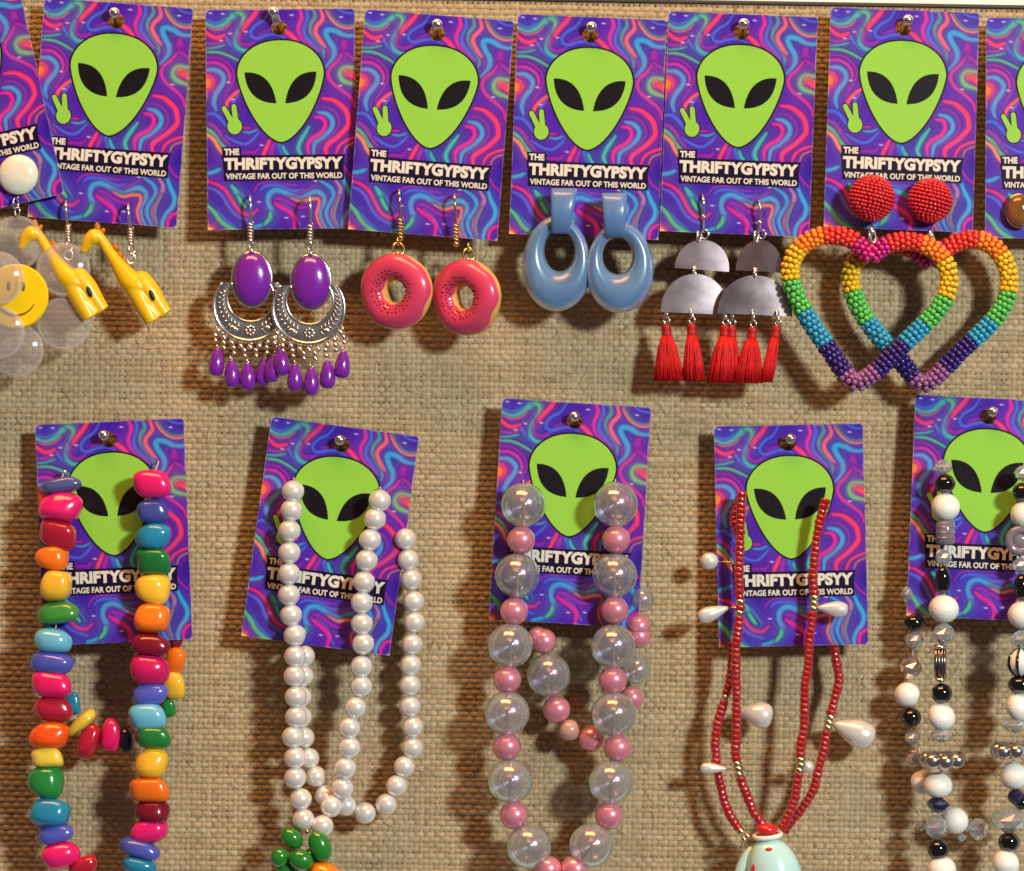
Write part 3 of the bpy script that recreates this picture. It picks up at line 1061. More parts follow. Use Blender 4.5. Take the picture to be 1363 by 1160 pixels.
# ------------------------------------------------------------------ giraffe earrings
def giraffe(ox, oy, d, label):
    """ox, oy: shift in px of the whole piece from the right-hand giraffe"""
    root = thing("giraffe_earring", label, "earring", pos(172 + ox, 276 + oy, d), "yellow giraffe earrings")
    q = lambda x, y: (x / 4 - 172, -(y / 4 + 230 - 276))     # local x, z from zoom pixels
    # head, neck, trunk and the two fused pairs of legs grown into one skin
    g = MB()

    def limb(sp, n=4):
        pts = catmull([(*q(x, y), yv, r) for x, y, yv, r in sp], n)
        g.tube([(p[0], p[2], p[1]) for p in pts], [p[3] for p in pts], 18)
        g.ball((pts[0][0], pts[0][2], pts[0][1]), pts[0][3], 14, 9)
    limb([(454, 410, -8, 4.8), (464, 390, -8, 6.6), (480, 362, -8, 8.8), (505, 342, -8, 10.6), (524, 340, -8, 9.2)])
    limb([(520, 334, -8, 8.2), (548, 362, -8, 7.0), (580, 412, -8, 7.4), (618, 468, -8, 8.8), (655, 522, -8, 11.6), (690, 568, -8, 14.4), (730, 600, -8, 15.8), (765, 610, -8, 14)])
    limb([(700, 570, -9, 13), (735, 640, -10, 13.0), (775, 715, -11, 12.0), (806, 770, -12, 10.5), (816, 788, -12, 10.2)])
    limb([(755, 575, -8, 14), (800, 630, -8, 13.5), (840, 690, -8, 11.5), (872, 735, -8, 9.8), (884, 750, -8, 9.5)])
    g.tube([(*q(800, 700)[:1], -9, q(800, 700)[1]), (q(846, 768)[0], -9, q(846, 768)[1])], [12, 9], 12)
    gm = g.mesh("body_source")
    go = bpy.data.objects.new("body_source", gm)
    COL.objects.link(go)
    rm_ = go.modifiers.new("remesh", 'REMESH')
    rm_.mode = 'VOXEL'
    rm_.voxel_size = 1.1 * U
    sm_ = go.modifiers.new("smooth", 'SMOOTH')
    sm_.iterations = 5
    gb = bpy.data.meshes.new_from_object(go.evaluated_get(bpy.context.evaluated_depsgraph_get()))
    bpy.data.objects.remove(go)
    gb.name = "body"
    gb.materials.clear()
    gb.shade_smooth()
    link("body", gb, GIRAFFE, root)
    b = MB()
    for (x, y, r, a) in ((524, 296, (4.2, 3.4, 7.6), -8), (548, 316, (3.6, 3.0, 6.0), 34)):
        c = q(x, y)
        b.ball((c[0], -8, c[1]), r, 12, 8, Matrix.Rotation(R(a), 3, 'Y'))
    b.build("ears", GIRAFFEDARK, root)
    m = MB()
    for x, y in ((618, 400), (640, 438), (662, 470), (684, 496)):
        c = q(x, y)
        m.ball((c[0], -8, c[1]), (5.2, 3.6, 5.4), 10, 7)
    m.build("mane", GIRAFFEDARK, root)
    c = q(500, 340)
    MB().ball((c[0], -16.4, c[1]), (1.9, 1.2, 1.5), 8, 6).build("eye", BLACKPAINT, root)
    c = q(812, 648)
    MB().ball((c[0], -19.0, c[1]), (3.8, 3.4, 9.0), 12, 8, Matrix.Rotation(R(-22), 3, 'Y')).build("spot", BLACKPAINT, root)
    ear_wire(root, 0, 0, 50, SILVER, 2.5)
    j = MB()
    j.ring((3.5, -7, -57), 4.5, 6, 1.3, yaw=R(40))
    j.ring((3, -8, -68), 5.5, 6.5, 1.4, yaw=R(15))
    j.build("jump_ring", SILVER, root)
    return root


giraffe(0, 0, 58, "yellow giraffe earring hanging free at the right of its pair")
giraffe(-83, -4.5, 50, "yellow giraffe earring seen through the clear flower petals")


# ------------------------------------------------------------------ purple chandelier earrings
def chandelier(ox, oy, d, drops, wire_x, wire_y, label):
    """ox, oy: centre of the oval cabochon"""
    root = thing("chandelier_earring", label, "earring", pos(ox, oy, d), "purple chandelier earrings")
    cab = MB()
    cab.ball((0, -3, 0), (24.5, 13, 34.5), 40, 24)
    cab.build("cabochon", PURPLE, root)
    bz = MB()
    bz.ring((0, -1, 0), 25.5, 35.6, 2.3, seg=48)
    bz.build("bezel", SILVER, root)
    # crescent: outer circle centre C0 radius 47, inner centre C1 radius 30
    c0, r0 = Vector((-3.0, -34.0)), 47.0
    c1, r1 = Vector((-1.5, -24.5)), 31.0
    n = 56
    a0, a1 = R(140), R(400)
    base, vs, fs = MB(), [], []
    outer, inner = [], []
    for i in range(n + 1):
        a = a0 + (a1 - a0) * i / n
        outer.append(c0 + Vector((math.cos(a), math.sin(a))) * r0)
        inner.append(c1 + Vector((math.cos(a), math.sin(a))) * r1)
    for i in range(n + 1):
        for yv, p in ((-2, outer[i]), (-3.5, outer[i].lerp(inner[i], .5)), (-2, inner[i]), (2, inner[i]), (2, outer[i])):
            vs.append((p.x, yv, p.y))
    for i in range(n):
        for j in range(5):
            fs.append((i * 5 + j, i * 5 + (j + 1) % 5, i * 5 + 5 + (j + 1) % 5, i * 5 + 5 + j))
    base.add(vs, fs)
    cres = base.build("crescent", DARKSILVER, root, sharp=40)
    rim = MB()
    rim.tube([(p.x, -2.6, p.y) for p in outer], [1.2 + 2.1 * math.sin(math.pi * i / n) for i in range(n + 1)], 8)
    rim.tube([(p.x, -2.8, p.y) for p in inner], 1.7, 8)
    rim.build("rim", SILVER, cres)
    eng = MB()
    for i in range(3, n - 2):
        t = i / n
        if abs(t - .5) < .085: continue
        o, k = outer[i], inner[i]
        m = o.lerp(k, .52)
        nx = outer[i + (1 if t < .5 else -1)]
        nk = inner[i + (1 if t < .5 else -1)]
        mm = nx.lerp(nk, .52)
        if i % 2 == 0:
            eng.tube([(*(o.lerp(k, .2)).to_tuple()[:1], -3.6, o.lerp(k, .2).y), (mm.x, -4.6, mm.y)], .75, 5)
            eng.tube([(k.lerp(o, .18).x, -3.6, k.lerp(o, .18).y), (mm.x, -4.6, mm.y)], .75, 5)
    mid = outer[n // 2].lerp(inner[n // 2], .55)
    for k in range(8):
        a = k * math.tau / 8
        eng.ball((mid.x + 5.4 * math.cos(a), -4.6, mid.y + 5.4 * math.sin(a)), (2.0, 1.4, 2.0), 8, 6)
    eng.ball((mid.x, -5, mid.y), 2.2, 8, 6)
    for s in (-1, 1):
        eng.ball((mid.x + s * 22, -4.2, mid.y - 3 + 6), (6, 2, 3.2), 10, 6, Matrix.Rotation(s * R(-20), 3, 'Y'))
    eng.build("engraving", SILVER, cres)
    # chains of little balls under the crescent and the purple drops
    ch = MB()
    for k in range(9):
        a = R(214 + k * 14.2)
        p = c0 + Vector((math.cos(a), math.sin(a))) * (r0 + 3)
        ch.ring((p.x, -2, p.y), 3.0, 3.8, 1.2, yaw=R(50 if k % 2 else -30), seg=12, sides=5)
        ch.ball((p.x, -4, p.y - 5.5), 3.8, 10, 7)
        if k < 8:
            b_ = R(214 + (k + .5) * 14.2)
            q = c0 + Vector((math.cos(b_), math.sin(b_))) * (r0 + 13)
            ch.ball((q.x, -4, q.y), 3.5, 10, 7)
            ch.ball((q.x + .6, -4, q.y - 7), 3.3, 10, 7)
    ch.build("ball_chains", SILVER, root)
    for (dx, dy, dd, ry) in drops:
        lx, lz = dx - ox, -(dy - oy)
        pr = [(0.0, 18.5), (3.6, 17.5), (5.4, 14), (7.6, 9), (9.4, 3), (10.3, -3), (10.4, -9), (9.0, -14.5), (5.4, -18), (0.01, -19)]
        prc = catmull(pr, 4)
        vs, fs = [], []
        S = 20
        for (r_, z_) in prc:
            for j in range(S):
                a = math.tau * j / S
                vs.append((max(r_, .01) * math.cos(a), max(r_, .01) * math.sin(a), z_))
        for i in range(len(prc) - 1):
            for j in range(S):
                fs.append((i * S + j, (i + 1) * S + j, (i + 1) * S + (j + 1) % S, i * S + (j + 1) % S))
        dr = MB().add(vs, fs).build("drop", PURPLE, root, L(lx, -lz, 3 + dd), Euler((0, R(ry), 0)))
        cap = MB().ring((0, -1, 19.5), 2.2, 3.2, .9, yaw=R(60), seg=12, sides=5)
        cap.build("link", SILVER, dr)
    # links above and the wire
    up = MB()
    up.ring((-1, -3, 40), 3.2, 4.4, 1.3, yaw=R(30))
    up.ring((-2, -4, 48), 4.2, 4.2, 1.4, yaw=R(-40))
    up.ball((0, -5, 37.5), 3.0, 10, 7)
    up.build("jump_ring", SILVER, root)
    ear_wire(root, wire_x - ox, wire_y - oy, -50, SILVER, 0)
    return root


chandelier(335.5, 372.5, 56, [(289, 481, 0, 4), (309, 496, 0, -2), (330, 500, 1, 0), (350, 494, -8, 6), (363, 489, 1, 8)], 334, 266, "purple chandelier earring at the left of its pair, partly behind the other")
chandelier(414, 376, 68, [(375, 480, -4, -4), (393, 501, 0, 0), (414.5, 506, 1, 0), (436, 497.5, 0, 0), (455.5, 484, 0, 4)], 413.5, 267, "purple chandelier earring at the right of its pair, in front of the other")


# ------------------------------------------------------------------ doughnut earrings
def doughnut(ox, oy, d, yaw, roll, wire, label):
    root = thing("doughnut_earring", label, "earring", pos(ox, oy, d), "pink doughnut earrings")
    rot = Euler((R(4), R(roll), R(yaw)), 'XYZ')
    n, s = 64, 28
    RM, rm, ry = 32.5, 18.2, 16.5

    def ring_mesh(a_lo, a_hi, k, grow, wavy):
        vs, fs = [], []
        for i in range(n):
            t = math.tau * i / n
            w = wavy * (0.5 * math.sin(5 * t + .6) + 0.35 * math.sin(9 * t + 2) + 0.2 * math.sin(3 * t))
            wob = 1 + 0.018 * math.sin(3 * t + 1) + .012 * math.sin(5 * t)
            for j in range(k):
                u = j / (k - 1) if wavy else j / k
                a = (a_lo - w) + ((a_hi + w * .6) - (a_lo - w)) * u
                g = grow * (min(1.0, 6 * min(u, 1 - u)) if wavy else 1)
                rad = RM * wob + (rm + g) * math.cos(a)
                vs.append((rad * math.cos(t), -(ry + g) * math.sin(a), rad * math.sin(t)))
        kk = k - 1 if wavy else k
        for i in range(n):
            for j in range(kk):
                p, q_ = i * k + j, i * k + (j + 1) % k
                r_, t_ = ((i + 1) % n) * k + (j + 1) % k, ((i + 1) % n) * k + j
                fs.append((p, q_, r_, t_))
        return MB().add(vs, fs)
    ring_mesh(0, math.tau, s, 0, 0).build("dough", DONUTBODY, root, rot=rot)
    ic = ring_mesh(R(14), R(150), 26, 1.3, R(13)).build("icing", DONUTICING, root, rot=rot)
    sp = MB()
    for k in range(84):
        row = k % 3
        t = math.tau * (k // 3 + (.5 if row == 1 else 0) + random.uniform(-.22, .22)) / 28
        a = R((104, 119, 133)[row] + random.uniform(-4, 4))
        rad = RM + (rm + 1.1) * math.cos(a)
        sp.ball((rad * math.cos(t), -(ry + 1.1) * math.sin(a), rad * math.sin(t)), random.uniform(1.2, 1.8), 6, 5)
    sp.build("sprinkles", SPRINKLE, ic, kind='stuff')
    wx, wy = wire[0] - ox, wire[1] - oy
    j = MB()
    top = -(RM + rm)
    j.ring((2, 0, -top + 5), 8.0, 8.0, 1.8, yaw=R(20), seg=24)
    j.tube([(2, 0, -top - 4), (2, 0, -top + 1)], 3.2, 10)
    j.build("screw_eye", GOLD, root)
    j = MB()
    j.ring((2.5, -4, -top + 15), 3.6, 5.0, 1.4, yaw=R(70))
    j.build("jump_ring", GOLD, root)
    ear_wire(root, wx, wy, top - 18, GOLD, 1.5, r=1.6)
    return root


doughnut(528, 388, 66, -25, 0, (532, 258), "pink iced doughnut earring at the left of its pair")
doughnut(621.7, 396, 70, -33, 3, (606, 264), "pink iced doughnut earring at the right of its pair, turned more sideways")


# ------------------------------------------------------------------ pale blue hoops
def blue_hoop(o, i, clasp, d, label):
    ox, oy, orx, orz = o
    ix, iy, irx, irz = i
    root = thing("hoop_earring", label, "earring", pos(ox, oy, d), "pale blue hoop earrings")
    n, s = 72, 20
    vs, fs = [], []
    for a in range(n):
        t = math.tau * a / n
        po = Vector((orx * math.cos(t), orz * math.sin(t)))
        # egg outline, narrower toward the top
        po.x *= 1 - 0.07 * math.sin(t)
        pi = Vector((ix - ox + irx * math.cos(t), -(iy - oy) + irz * math.sin(t)))
        mid, half = (po + pi) / 2, (po - pi).length / 2
        dirv = (po - pi).normalized()
        dep = 10 + half * 0.36
        for b in range(s):
            u = math.tau * b / s
            p = mid + dirv * half * math.cos(u)
            vs.append((p.x, -dep * math.sin(u), p.y))
    for a in range(n):
        for b in range(s):
            fs.append((a * s + b, a * s + (b + 1) % s, ((a + 1) % n) * s + (b + 1) % s, ((a + 1) % n) * s + b))
    MB().add(vs, fs).build("hoop", BLUERESIN, root)
    # clasp: a thick plate that widens upward and folds over the hoop
    cx0, cy0, w0, cx1, cy1, w1 = clasp
    vs, fs = [], []
    K, S = 14, 16
    for k in range(K + 1):
        t = k / K
        cx_, cy_ = cx0 + (cx1 - cx0) * t - ox, cy0 + (cy1 - cy0) * t - oy
        w = w0 + (w1 - w0) * t ** .8
        e = min(1.0, math.sqrt(max(0.0, 1 - (1 - min(1, t * 9)) ** 2)) if t < .11 else (math.sqrt(max(0, 1 - ((t - .9) / .1) ** 2)) if t > .9 else 1))
        e = max(e, .35)
        fwd = -13 - 9 * math.sin(math.pi * min(1, t * 1.05)) ** .8
        for j in range(S):
            a = math.tau * j / S
            x = math.copysign(abs(math.cos(a)) ** .45, math.cos(a)) * w / 2 * (0.88 + .12 * e)
            y = math.copysign(abs(math.sin(a)) ** .7, math.sin(a)) * 7 * e
            vs.append((cx_ + x, fwd + y, -cy_))
    for k in range(K):
        for j in range(S):
            fs.append((k * S + j, (k + 1) * S + j, (k + 1) * S + (j + 1) % S, k * S + (j + 1) % S))
    fs.append(tuple(range(S)))
    fs.append(tuple(K * S + j for j in range(S - 1, -1, -1)))
    MB().add(vs, fs).build("clasp", BLUERESIN, root, sharp=70)
    return root


blue_hoop((741, 351, 45.5, 63), (744.5, 334, 19.5, 27), (750.5, 253, 37, 745.5, 313, 24), 64, "pale blue resin hoop earring at the left of its pair")
blue_hoop((825, 356, 44.5, 60), (822, 341, 19.5, 24), (817, 259, 35, 818, 318, 26), 70, "pale blue resin hoop earring at the right of its pair")


# ------------------------------------------------------------------ half-moon tassel earrings
def tassel(root, top, bl, br, dd, ref, slim=False):
    """top: (x, y) of the binding; bl, br: lower corners in photo px"""
    t = MB()
    tx_, ty_ = top[0] - ref[0], -(top[1] - ref[1])
    cx_, cz_ = ((bl[0] + br[0]) / 2) - ref[0], -(((bl[1] + br[1]) / 2) - ref[1])
    ax = Vector((cx_ - tx_, 0, cz_ - ty_))
    un = ax.normalized()
    p0 = Vector((tx_, -dd, ty_))
    hw = (br[0] - bl[0]) / 2
    o = MB()
    pts = [p0 + un * k for k in (0, 1.5, 4, 7, 9, 11, 13.5, 16, 17.5)]
    o.tube(pts, [3.6, 5.6, 6.3, 6.5, 5.7, 6.4, 6.6, 6.2, 5.4], 14)
    for k in range(5):
        c = p0 + un * (6.5 + k * 2.2)
        o.ring(c, 6.4, 6.4, .9, seg=12, sides=5, yaw=0) if False else None
    tas = o.build("tassel", TASSELDARK, root)
    rows = 330
    for k in range(rows):
        a = random.uniform(0, math.tau)
        q = math.sqrt(random.uniform(0.15, 1))
        x0, y0 = 5.2 * q * math.cos(a), 5.2 * q * math.sin(a)
        x1, y1 = hw * q * math.cos(a) * 1.08, min(hw, 12) * q * math.sin(a)
        le = ax.length - random.uniform(0, 4.0)
        s0 = p0 + un * 13 + Vector((x0, y0, 0))
        e0 = p0 + un * le + Vector((x1, y1, 0))
        m0 = s0.lerp(e0, .3) + Vector((x1 * .12, y1 * .12 - .5, 0))
        m1 = s0.lerp(e0, .65) + Vector((x1 * .06 + random.uniform(-1.1, 1.1), random.uniform(-.8, .8), 0))
        t.tube([s0, m0, m1, e0], [.7, .8, .8, .7], 4, caps=True)
    core = MB()
    t.tube([p0 + un * 12, p0 + un * 20, p0 + un * (ax.length - 6)], [4.5, 5.5, min(hw * .6, 9)], 10)
    t.build("fringe", TASSELRED, tas, kind='stuff')


def halfmoon_earring(up, low, tassels, d, wire, label):
    """up, low: (left x, left y, right x, right y, apex y)"""
    ref = (up[0] + up[2]) / 2, (up[1] + up[3]) / 2
    root = thing("tassel_earring", label, "earring", pos(ref[0], ref[1], d), "half moon tassel earrings")

    def moon(m, dep, yaw, pitch):
        cx_, cy_ = (m[0] + m[2]) / 2, (m[1] + m[3]) / 2
        hw = math.hypot(m[2] - m[0], m[3] - m[1]) / 2
        hh = cy_ - m[4]
        tl = math.atan2(m[3] - m[1], m[2] - m[0])
        K = 36
        vs, fs = [], []
        RR = 8
        # gently domed half disc with rounded lower corners and a thin edge
        for i in range(RR + 1):
            q = i / RR
            for k in range(K + 1):
                a = math.pi * k / K
                x, z = hw * q * math.cos(a), hh * q * math.sin(a) ** .92
                vs.append((x, -1.2 - 2.6 * (1 - (x / hw) ** 2), z))
        nb = len(vs)
        for v in list(vs): vs.append((v[0], v[1] + 2.2, v[2]))
        for i in range(RR):
            for k in range(K):
                p = i * (K + 1) + k
                fs.append((p, p + 1, p + K + 2, p + K + 1))
                fs.append((nb + p, nb + p + K + 1, nb + p + K + 2, nb + p + 1))
        for k in range(K):
            p = RR * (K + 1) + k
            fs.append((p, p + 1, nb + p + 1, nb + p))
        edge = [i * (K + 1) for i in range(RR, -1, -1)] + [i * (K + 1) + K for i in range(1, RR + 1)]
        for a, b in zip(edge[:-1], edge[1:]): fs.append((a, b, nb + b, nb + a))
        o = MB().add(vs, fs).build("half_moon", SHEETMETAL, root, L(cx_ - ref[0], cy_ - ref[1], dep), Euler((R(pitch), tl, R(yaw))), sharp=40)
        return o
    moon(up, 0, up[5], up[6])
    moon(low, 3, low[5], low[6])
    j = MB()
    apx = (low[0] + low[2]) / 2
    j.ring((apx - ref[0], -5, -(low[4] - 3 - ref[1])), 3.0, 6.5, 1.6, yaw=R(65))
    j.ball((apx - ref[0], -7, -(low[4] - 6 - ref[1])), 2.6, 10, 7)
    ux = (up[0] + up[2]) / 2
    j.ring((ux - ref[0] - 4, -5, -(up[4] - 4 - ref[1])), 4.2, 7.0, 1.7, yaw=R(55))
    j.ring((ux - ref[0] + 4, -4, -(up[4] - 7 - ref[1])), 5.2, 5.8, 1.5, yaw=R(-30))
    for (tp, bl, br, dd) in tassels:
        f = (tp[0] - low[0]) / (low[2] - low[0])
        by = low[1] + (low[3] - low[1]) * f
        j.ring((tp[0] - ref[0], -4 - dd, -(by - ref[1])), 2.6, 6.0, 1.5, yaw=R(60), seg=14)
        j.ring((tp[0] - ref[0] + .5, -3 - dd, -(tp[1] - 4 - ref[1])), 4.0, 4.6, 1.4, yaw=R(-25), seg=14)
    j.build("jump_rings", SILVER, root)
    for (tp, bl, br, dd) in tassels:
        tassel(root, tp, bl, br, dd, ref)
    ear_wire(root, wire[0] - ref[0], wire[1] - ref[1], up[4] - 12 - ref[1], SILVER, 0, coil=False)
    MB().ball((wire[0] - ref[0], -8, -(wire[1] + 26 - ref[1])), (3.4, 3, 3.4), 12, 8).build("wire_ball", SILVER, root)
    return root


halfmoon_earring((898, 357, 970, 362, 320, 4, 3), (879, 415, 969, 419, 365, 6, 2), [((887, 431), (872, 508), (911, 505), 1), ((920.5, 430), (910, 506), (937, 506), 2), ((964.5, 432), (941, 509), (976, 510), 5)], 50, (936, 264), "silver half moon earring with red tassels at the left of its pair")
halfmoon_earring((979, 360, 1041, 364, 320, -12, -5), (955, 417, 1054, 421, 367, 2, 0), [((975, 433), (958, 508), (984, 507), -3), ((1002, 435), (977, 508), (1013, 511), 3), ((1034, 433), (1012, 508), (1027, 508), 4)], 58, (1011, 272), "silver half moon earring with red tassels at the right of its pair")


# ------------------------------------------------------------------ beaded rainbow hearts
LBV, LBF = None, None
_b = MB().ball((0, 0, 0), 1, 10, 7)
LBV, LBF = _b.v, _b.f
HEARTCOL = {}
for nm, c in (("magenta", (196, 24, 118)), ("red", (226, 52, 44)), ("orange", (240, 130, 26)), ("yellow", (228, 184, 26)), ("green", (82, 184, 84)), ("cyan", (38, 150, 190)), ("navy", (46, 26, 112)), ("mauve", (140, 84, 136))):
    HEARTCOL[nm] = mat("bead_" + nm, c, 0.28, coat=0.5, coat_r=0.12)


def heart(zpts, bounds, d, stud, label, ddepth):
    """zpts: path in zoom px starting and ending at the notch; bounds: colour by fraction of the path"""
    P = [(x / 3.742 + 1030, y / 3.742 + 220) for x, y in zpts]
    ref = P[0]
    root = thing("heart_earring", label, "earring", pos(ref[0], ref[1], d), "rainbow beaded heart earrings")
    path = resample(catmull(P, 10), 7.4)
    n = len(path)
    mats_by = {}
    for i in range(n):
        f = i / (n - 1)
        colr = next(c for lim, c in bounds if f <= lim)
        a = path[min(i + 1, n - 1)] - path[max(i - 1, 0)]
        t = Vector((a[0], 0, -a[1])).normalized()
        c = Vector((path[i][0] - ref[0], -ddepth(f), -(path[i][1] - ref[1])))
        e1 = Vector((0, -1, 0))
        e2 = t.cross(e1).normalized()
        for k in range(8):
            an = math.tau * (k + 0.5 * (i % 2) + random.uniform(-.06, .06)) / 8
            rd = e1 * math.cos(an) + e2 * math.sin(an)
            tn = (-e1 * math.sin(an) + e2 * math.cos(an))
            rr = 9.6 + random.uniform(-.4, .5)
            m = Matrix(((t.x * 4.1, tn.x * 4.3, rd.x * 3.6), (t.y * 4.1, tn.y * 4.3, rd.y * 3.6), (t.z * 4.1, tn.z * 4.3, rd.z * 3.6))).to_4x4()
            m.translation = c + rd * rr + t * random.uniform(-.5, .5)
            mats_by.setdefault((colr, int(f > .5)), []).append([list(r_) for r_ in m])
    for (colr, half), ms in mats_by.items():
        link("bead_section", bake("bead_section", LBV, LBF, ms), HEARTCOL[colr], root, kind='stuff')
    MB().tube([(p[0] - ref[0], -ddepth(i / (n - 1)), -(p[1] - ref[1])) for i, p in enumerate(path)], 8.2, 10).build("core", mat("heart_core", (120, 40, 60), 0.6), root)
    # beaded button above and the link between
    sx, sy, sr = stud
    lx, lz = sx - ref[0], -(sy - ref[1])
    ms = []
    pitch = 5.0
    tiltm = Matrix.Rotation(R(14), 3, 'Y')
    rows = int(math.pi * (sr - 2) / pitch)
    for i in range(rows):
        th = math.pi * (i + .5) / rows
        rad, z = (sr - 2.2) * math.sin(th), (sr - 2.2) * math.cos(th)
        k = max(3, int(math.tau * rad / 5.6))
        for j in range(k):
            ph = math.tau * (j + .5 * (i % 2) + random.uniform(-.15, .15)) / k
            p = Vector((rad * math.cos(ph), rad * math.sin(ph) * .8, z))
            if p.y > 4: continue
            nrm = Vector((p.x, p.y / .64, p.z)).normalized()
            tn = Vector((-math.sin(ph), math.cos(ph), 0))
            tn = (tn - nrm * tn.dot(nrm)).normalized()
            bi = nrm.cross(tn)
            M3 = Matrix((tn * 2.9, bi * 2.55, nrm * 2.4)).transposed()
            M3 = tiltm @ M3
            m = M3.to_4x4()
            m.translation = tiltm @ p + Vector((lx, -8, lz))
            ms.append([list(r_) for r_ in m])
    bt = link("beaded_button", bake("beaded_button", LBV, LBF, ms), REDBEAD, root, kind='stuff')
    MB().ball((lx, -8, lz), (sr - 3.2, (sr - 3.2) * .78, sr - 3.2), 32, 18).build("button_core", TASSELDARK, bt)
    j = MB()
    gap = (sy + sr - 2, ref[1] - 12)
    zc = -((gap[0] + gap[1]) / 2 - ref[1])
    j.ring((lx + 1, -8, zc + 4), 4.0, 6.5, 1.6, yaw=R(60))
    j.ring((lx + 2, -7, zc - 5), 3.4, 8.0, 1.6, yaw=R(20))
    j.ring((lx - 2, -6, zc - 4), 3.2, 8.5, 1.5, yaw=R(70))
    j.build("link", SILVER, root)
    return root


hb_ = [(.045, 'magenta'), (.105, 'red'), (.165, 'orange'), (.235, 'yellow'), (.31, 'green'), (.39, 'cyan'), (.46, 'navy'), (.54, 'mauve'), (.62, 'navy'), (.685, 'cyan'), (.745, 'green'), (.83, 'yellow'), (.885, 'orange'), (.955, 'red'), (1.01, 'magenta')]
heart([(480, 450), (445, 420), (390, 372), (310, 352), (215, 362), (140, 405), (95, 480), (88, 560), (115, 650), (180, 770), (262, 890), (335, 1000), (385, 1065), (430, 1072), (500, 1025), (595, 935), (690, 840), (785, 750), (850, 655), (868, 570), (850, 490), (790, 420), (700, 385), (600, 385), (530, 415), (488, 450)],
      hb_, 72, (1159.5, 265.5, 31), "rainbow beaded heart earring at the left, in front where the two cross", lambda f: 2)
heart([(778, 478), (735, 448), (660, 405), (560, 398), (470, 430), (405, 490), (388, 560), (405, 650), (455, 750), (530, 850), (610, 940), (680, 1030), (725, 1078), (775, 1075), (840, 1015), (930, 920), (1030, 830), (1110, 745), (1160, 650), (1168, 560), (1150, 490), (1095, 410), (1010, 372), (920, 385), (840, 425), (786, 478)],
      hb_, 56, (1237.5, 268.5, 30), "rainbow beaded heart earring at the right, behind where the two cross", lambda f: 0 - 10 * math.exp(-((f - .18) / .16) ** 2))

# brown stone stud on the card at the right edge
st = thing("stud_earring", "round brown striped stone stud at the right edge", "earring", pos(1357, 281, 54))
MB().ball((0, -4, 0), (17, 11, 21), 28, 16).build("stone", TIGER, st)
MB().ring((0, 0, 0), 17.5, 21.5, 1.6, seg=32).build("bezel", GOLD, st)

# ------------------------------------------------------------------ necklace of tumbled stones
STONE = {}
for nm, c in (("slate", (74, 84, 140)), ("pink", (226, 28, 112)), ("rose", (206, 22, 96)), ("crimson", (176, 26, 52)), ("orange", (242, 116, 24)), ("deeporange", (232, 84, 14)), ("yellow", (234, 180, 50)), ("paleyellow", (230, 200, 70)), ("green", (30, 116, 52)), ("lime", (66, 142, 60)), ("sky", (104, 180, 210)), ("teal", (34, 128, 168)), ("blue", (72, 80, 168)), ("maroon", (122, 16, 40)), ("navy", (28, 26, 60))):
    STONE[nm] = mat("stone_" + nm, c, 0.2, coat=0.55, coat_r=0.1, sss=0.12, var=0.42 if nm in ('blue', 'slate', 'sky', 'lime', 'green') else 0.24, vscale=150, bump=0.12, bscale=500)
STONEMESH = []
for k in range(9):
    e = (0.72, 0.8, 0.66, 0.84, 0.74, 0.7, 0.88, 0.78, 0.7)[k]
    vs = []
    for (x, y, z) in IV:
        q = Vector((math.copysign(abs(x) ** e, x), math.copysign(abs(y) ** e, y), math.copysign(abs(z) ** e, z)))
        nz = noise.noise(Vector((x, y, z)) * 0.9 + Vector((k * 7.3, 1, 2))) * 0.18
        q = q * (1 + nz)
        q.x += 0.10 * q.z * math.sin(k * 2.1)
        vs.append(q)
    # normalise to a unit box
    mx = [max(abs(v[a]) for v in vs) for a in range(3)]
    vs = [(v.x / mx[0], v.y / mx[1], v.z / mx[2]) for v in vs]
    STONEMESH.append(MB().add(vs, IF).mesh("stone_bead"))


def cordtube(root, pts, r, m, name="cord"):
    MB().tube([tuple((pos(*p) - root.location) / U) for p in pts], r, 6).build(name, m, root)


n0 = thing("stone_necklace", "necklace of polished stones in many colours on the lower left card", "necklace", pos(140, 640, 70))
def Z(x, y, oy, ox=20): return (x / 3.624 + ox, y / 3.624 + oy)
left0 = [(222, 390, 205, 74, 'slate', -4, 540), (222, 493, 208, 142, 'pink', 3, 540), (208, 618, 185, 128, 'crimson', 12, 540), (178, 735, 160, 116, 'orange', 0, 540), (197, 868, 150, 150, 'yellow', 0, 540), (205, 1003, 205, 108, 'lime', -5, 540), (188, 48, 182, 120, 'sky', 3, 840), (180, 155, 207, 108, 'blue', 5, 840), (180, 262, 200, 125, 'rose', -2, 840), (182, 380, 196, 116, 'crimson', 4, 840), (168, 508, 192, 130, 'deeporange', -4, 840), (155, 612, 152, 92, 'paleyellow', -5, 840), (146, 730, 174, 156, 'green', 0, 840), (168, 878, 190, 142, 'teal', 3, 840), (192, 978, 176, 88, 'blue', -10, 840), (224, 1080, 184, 130, 'pink', -18, 840), (330, 1138, 150, 88, 'crimson', -24, 840)]
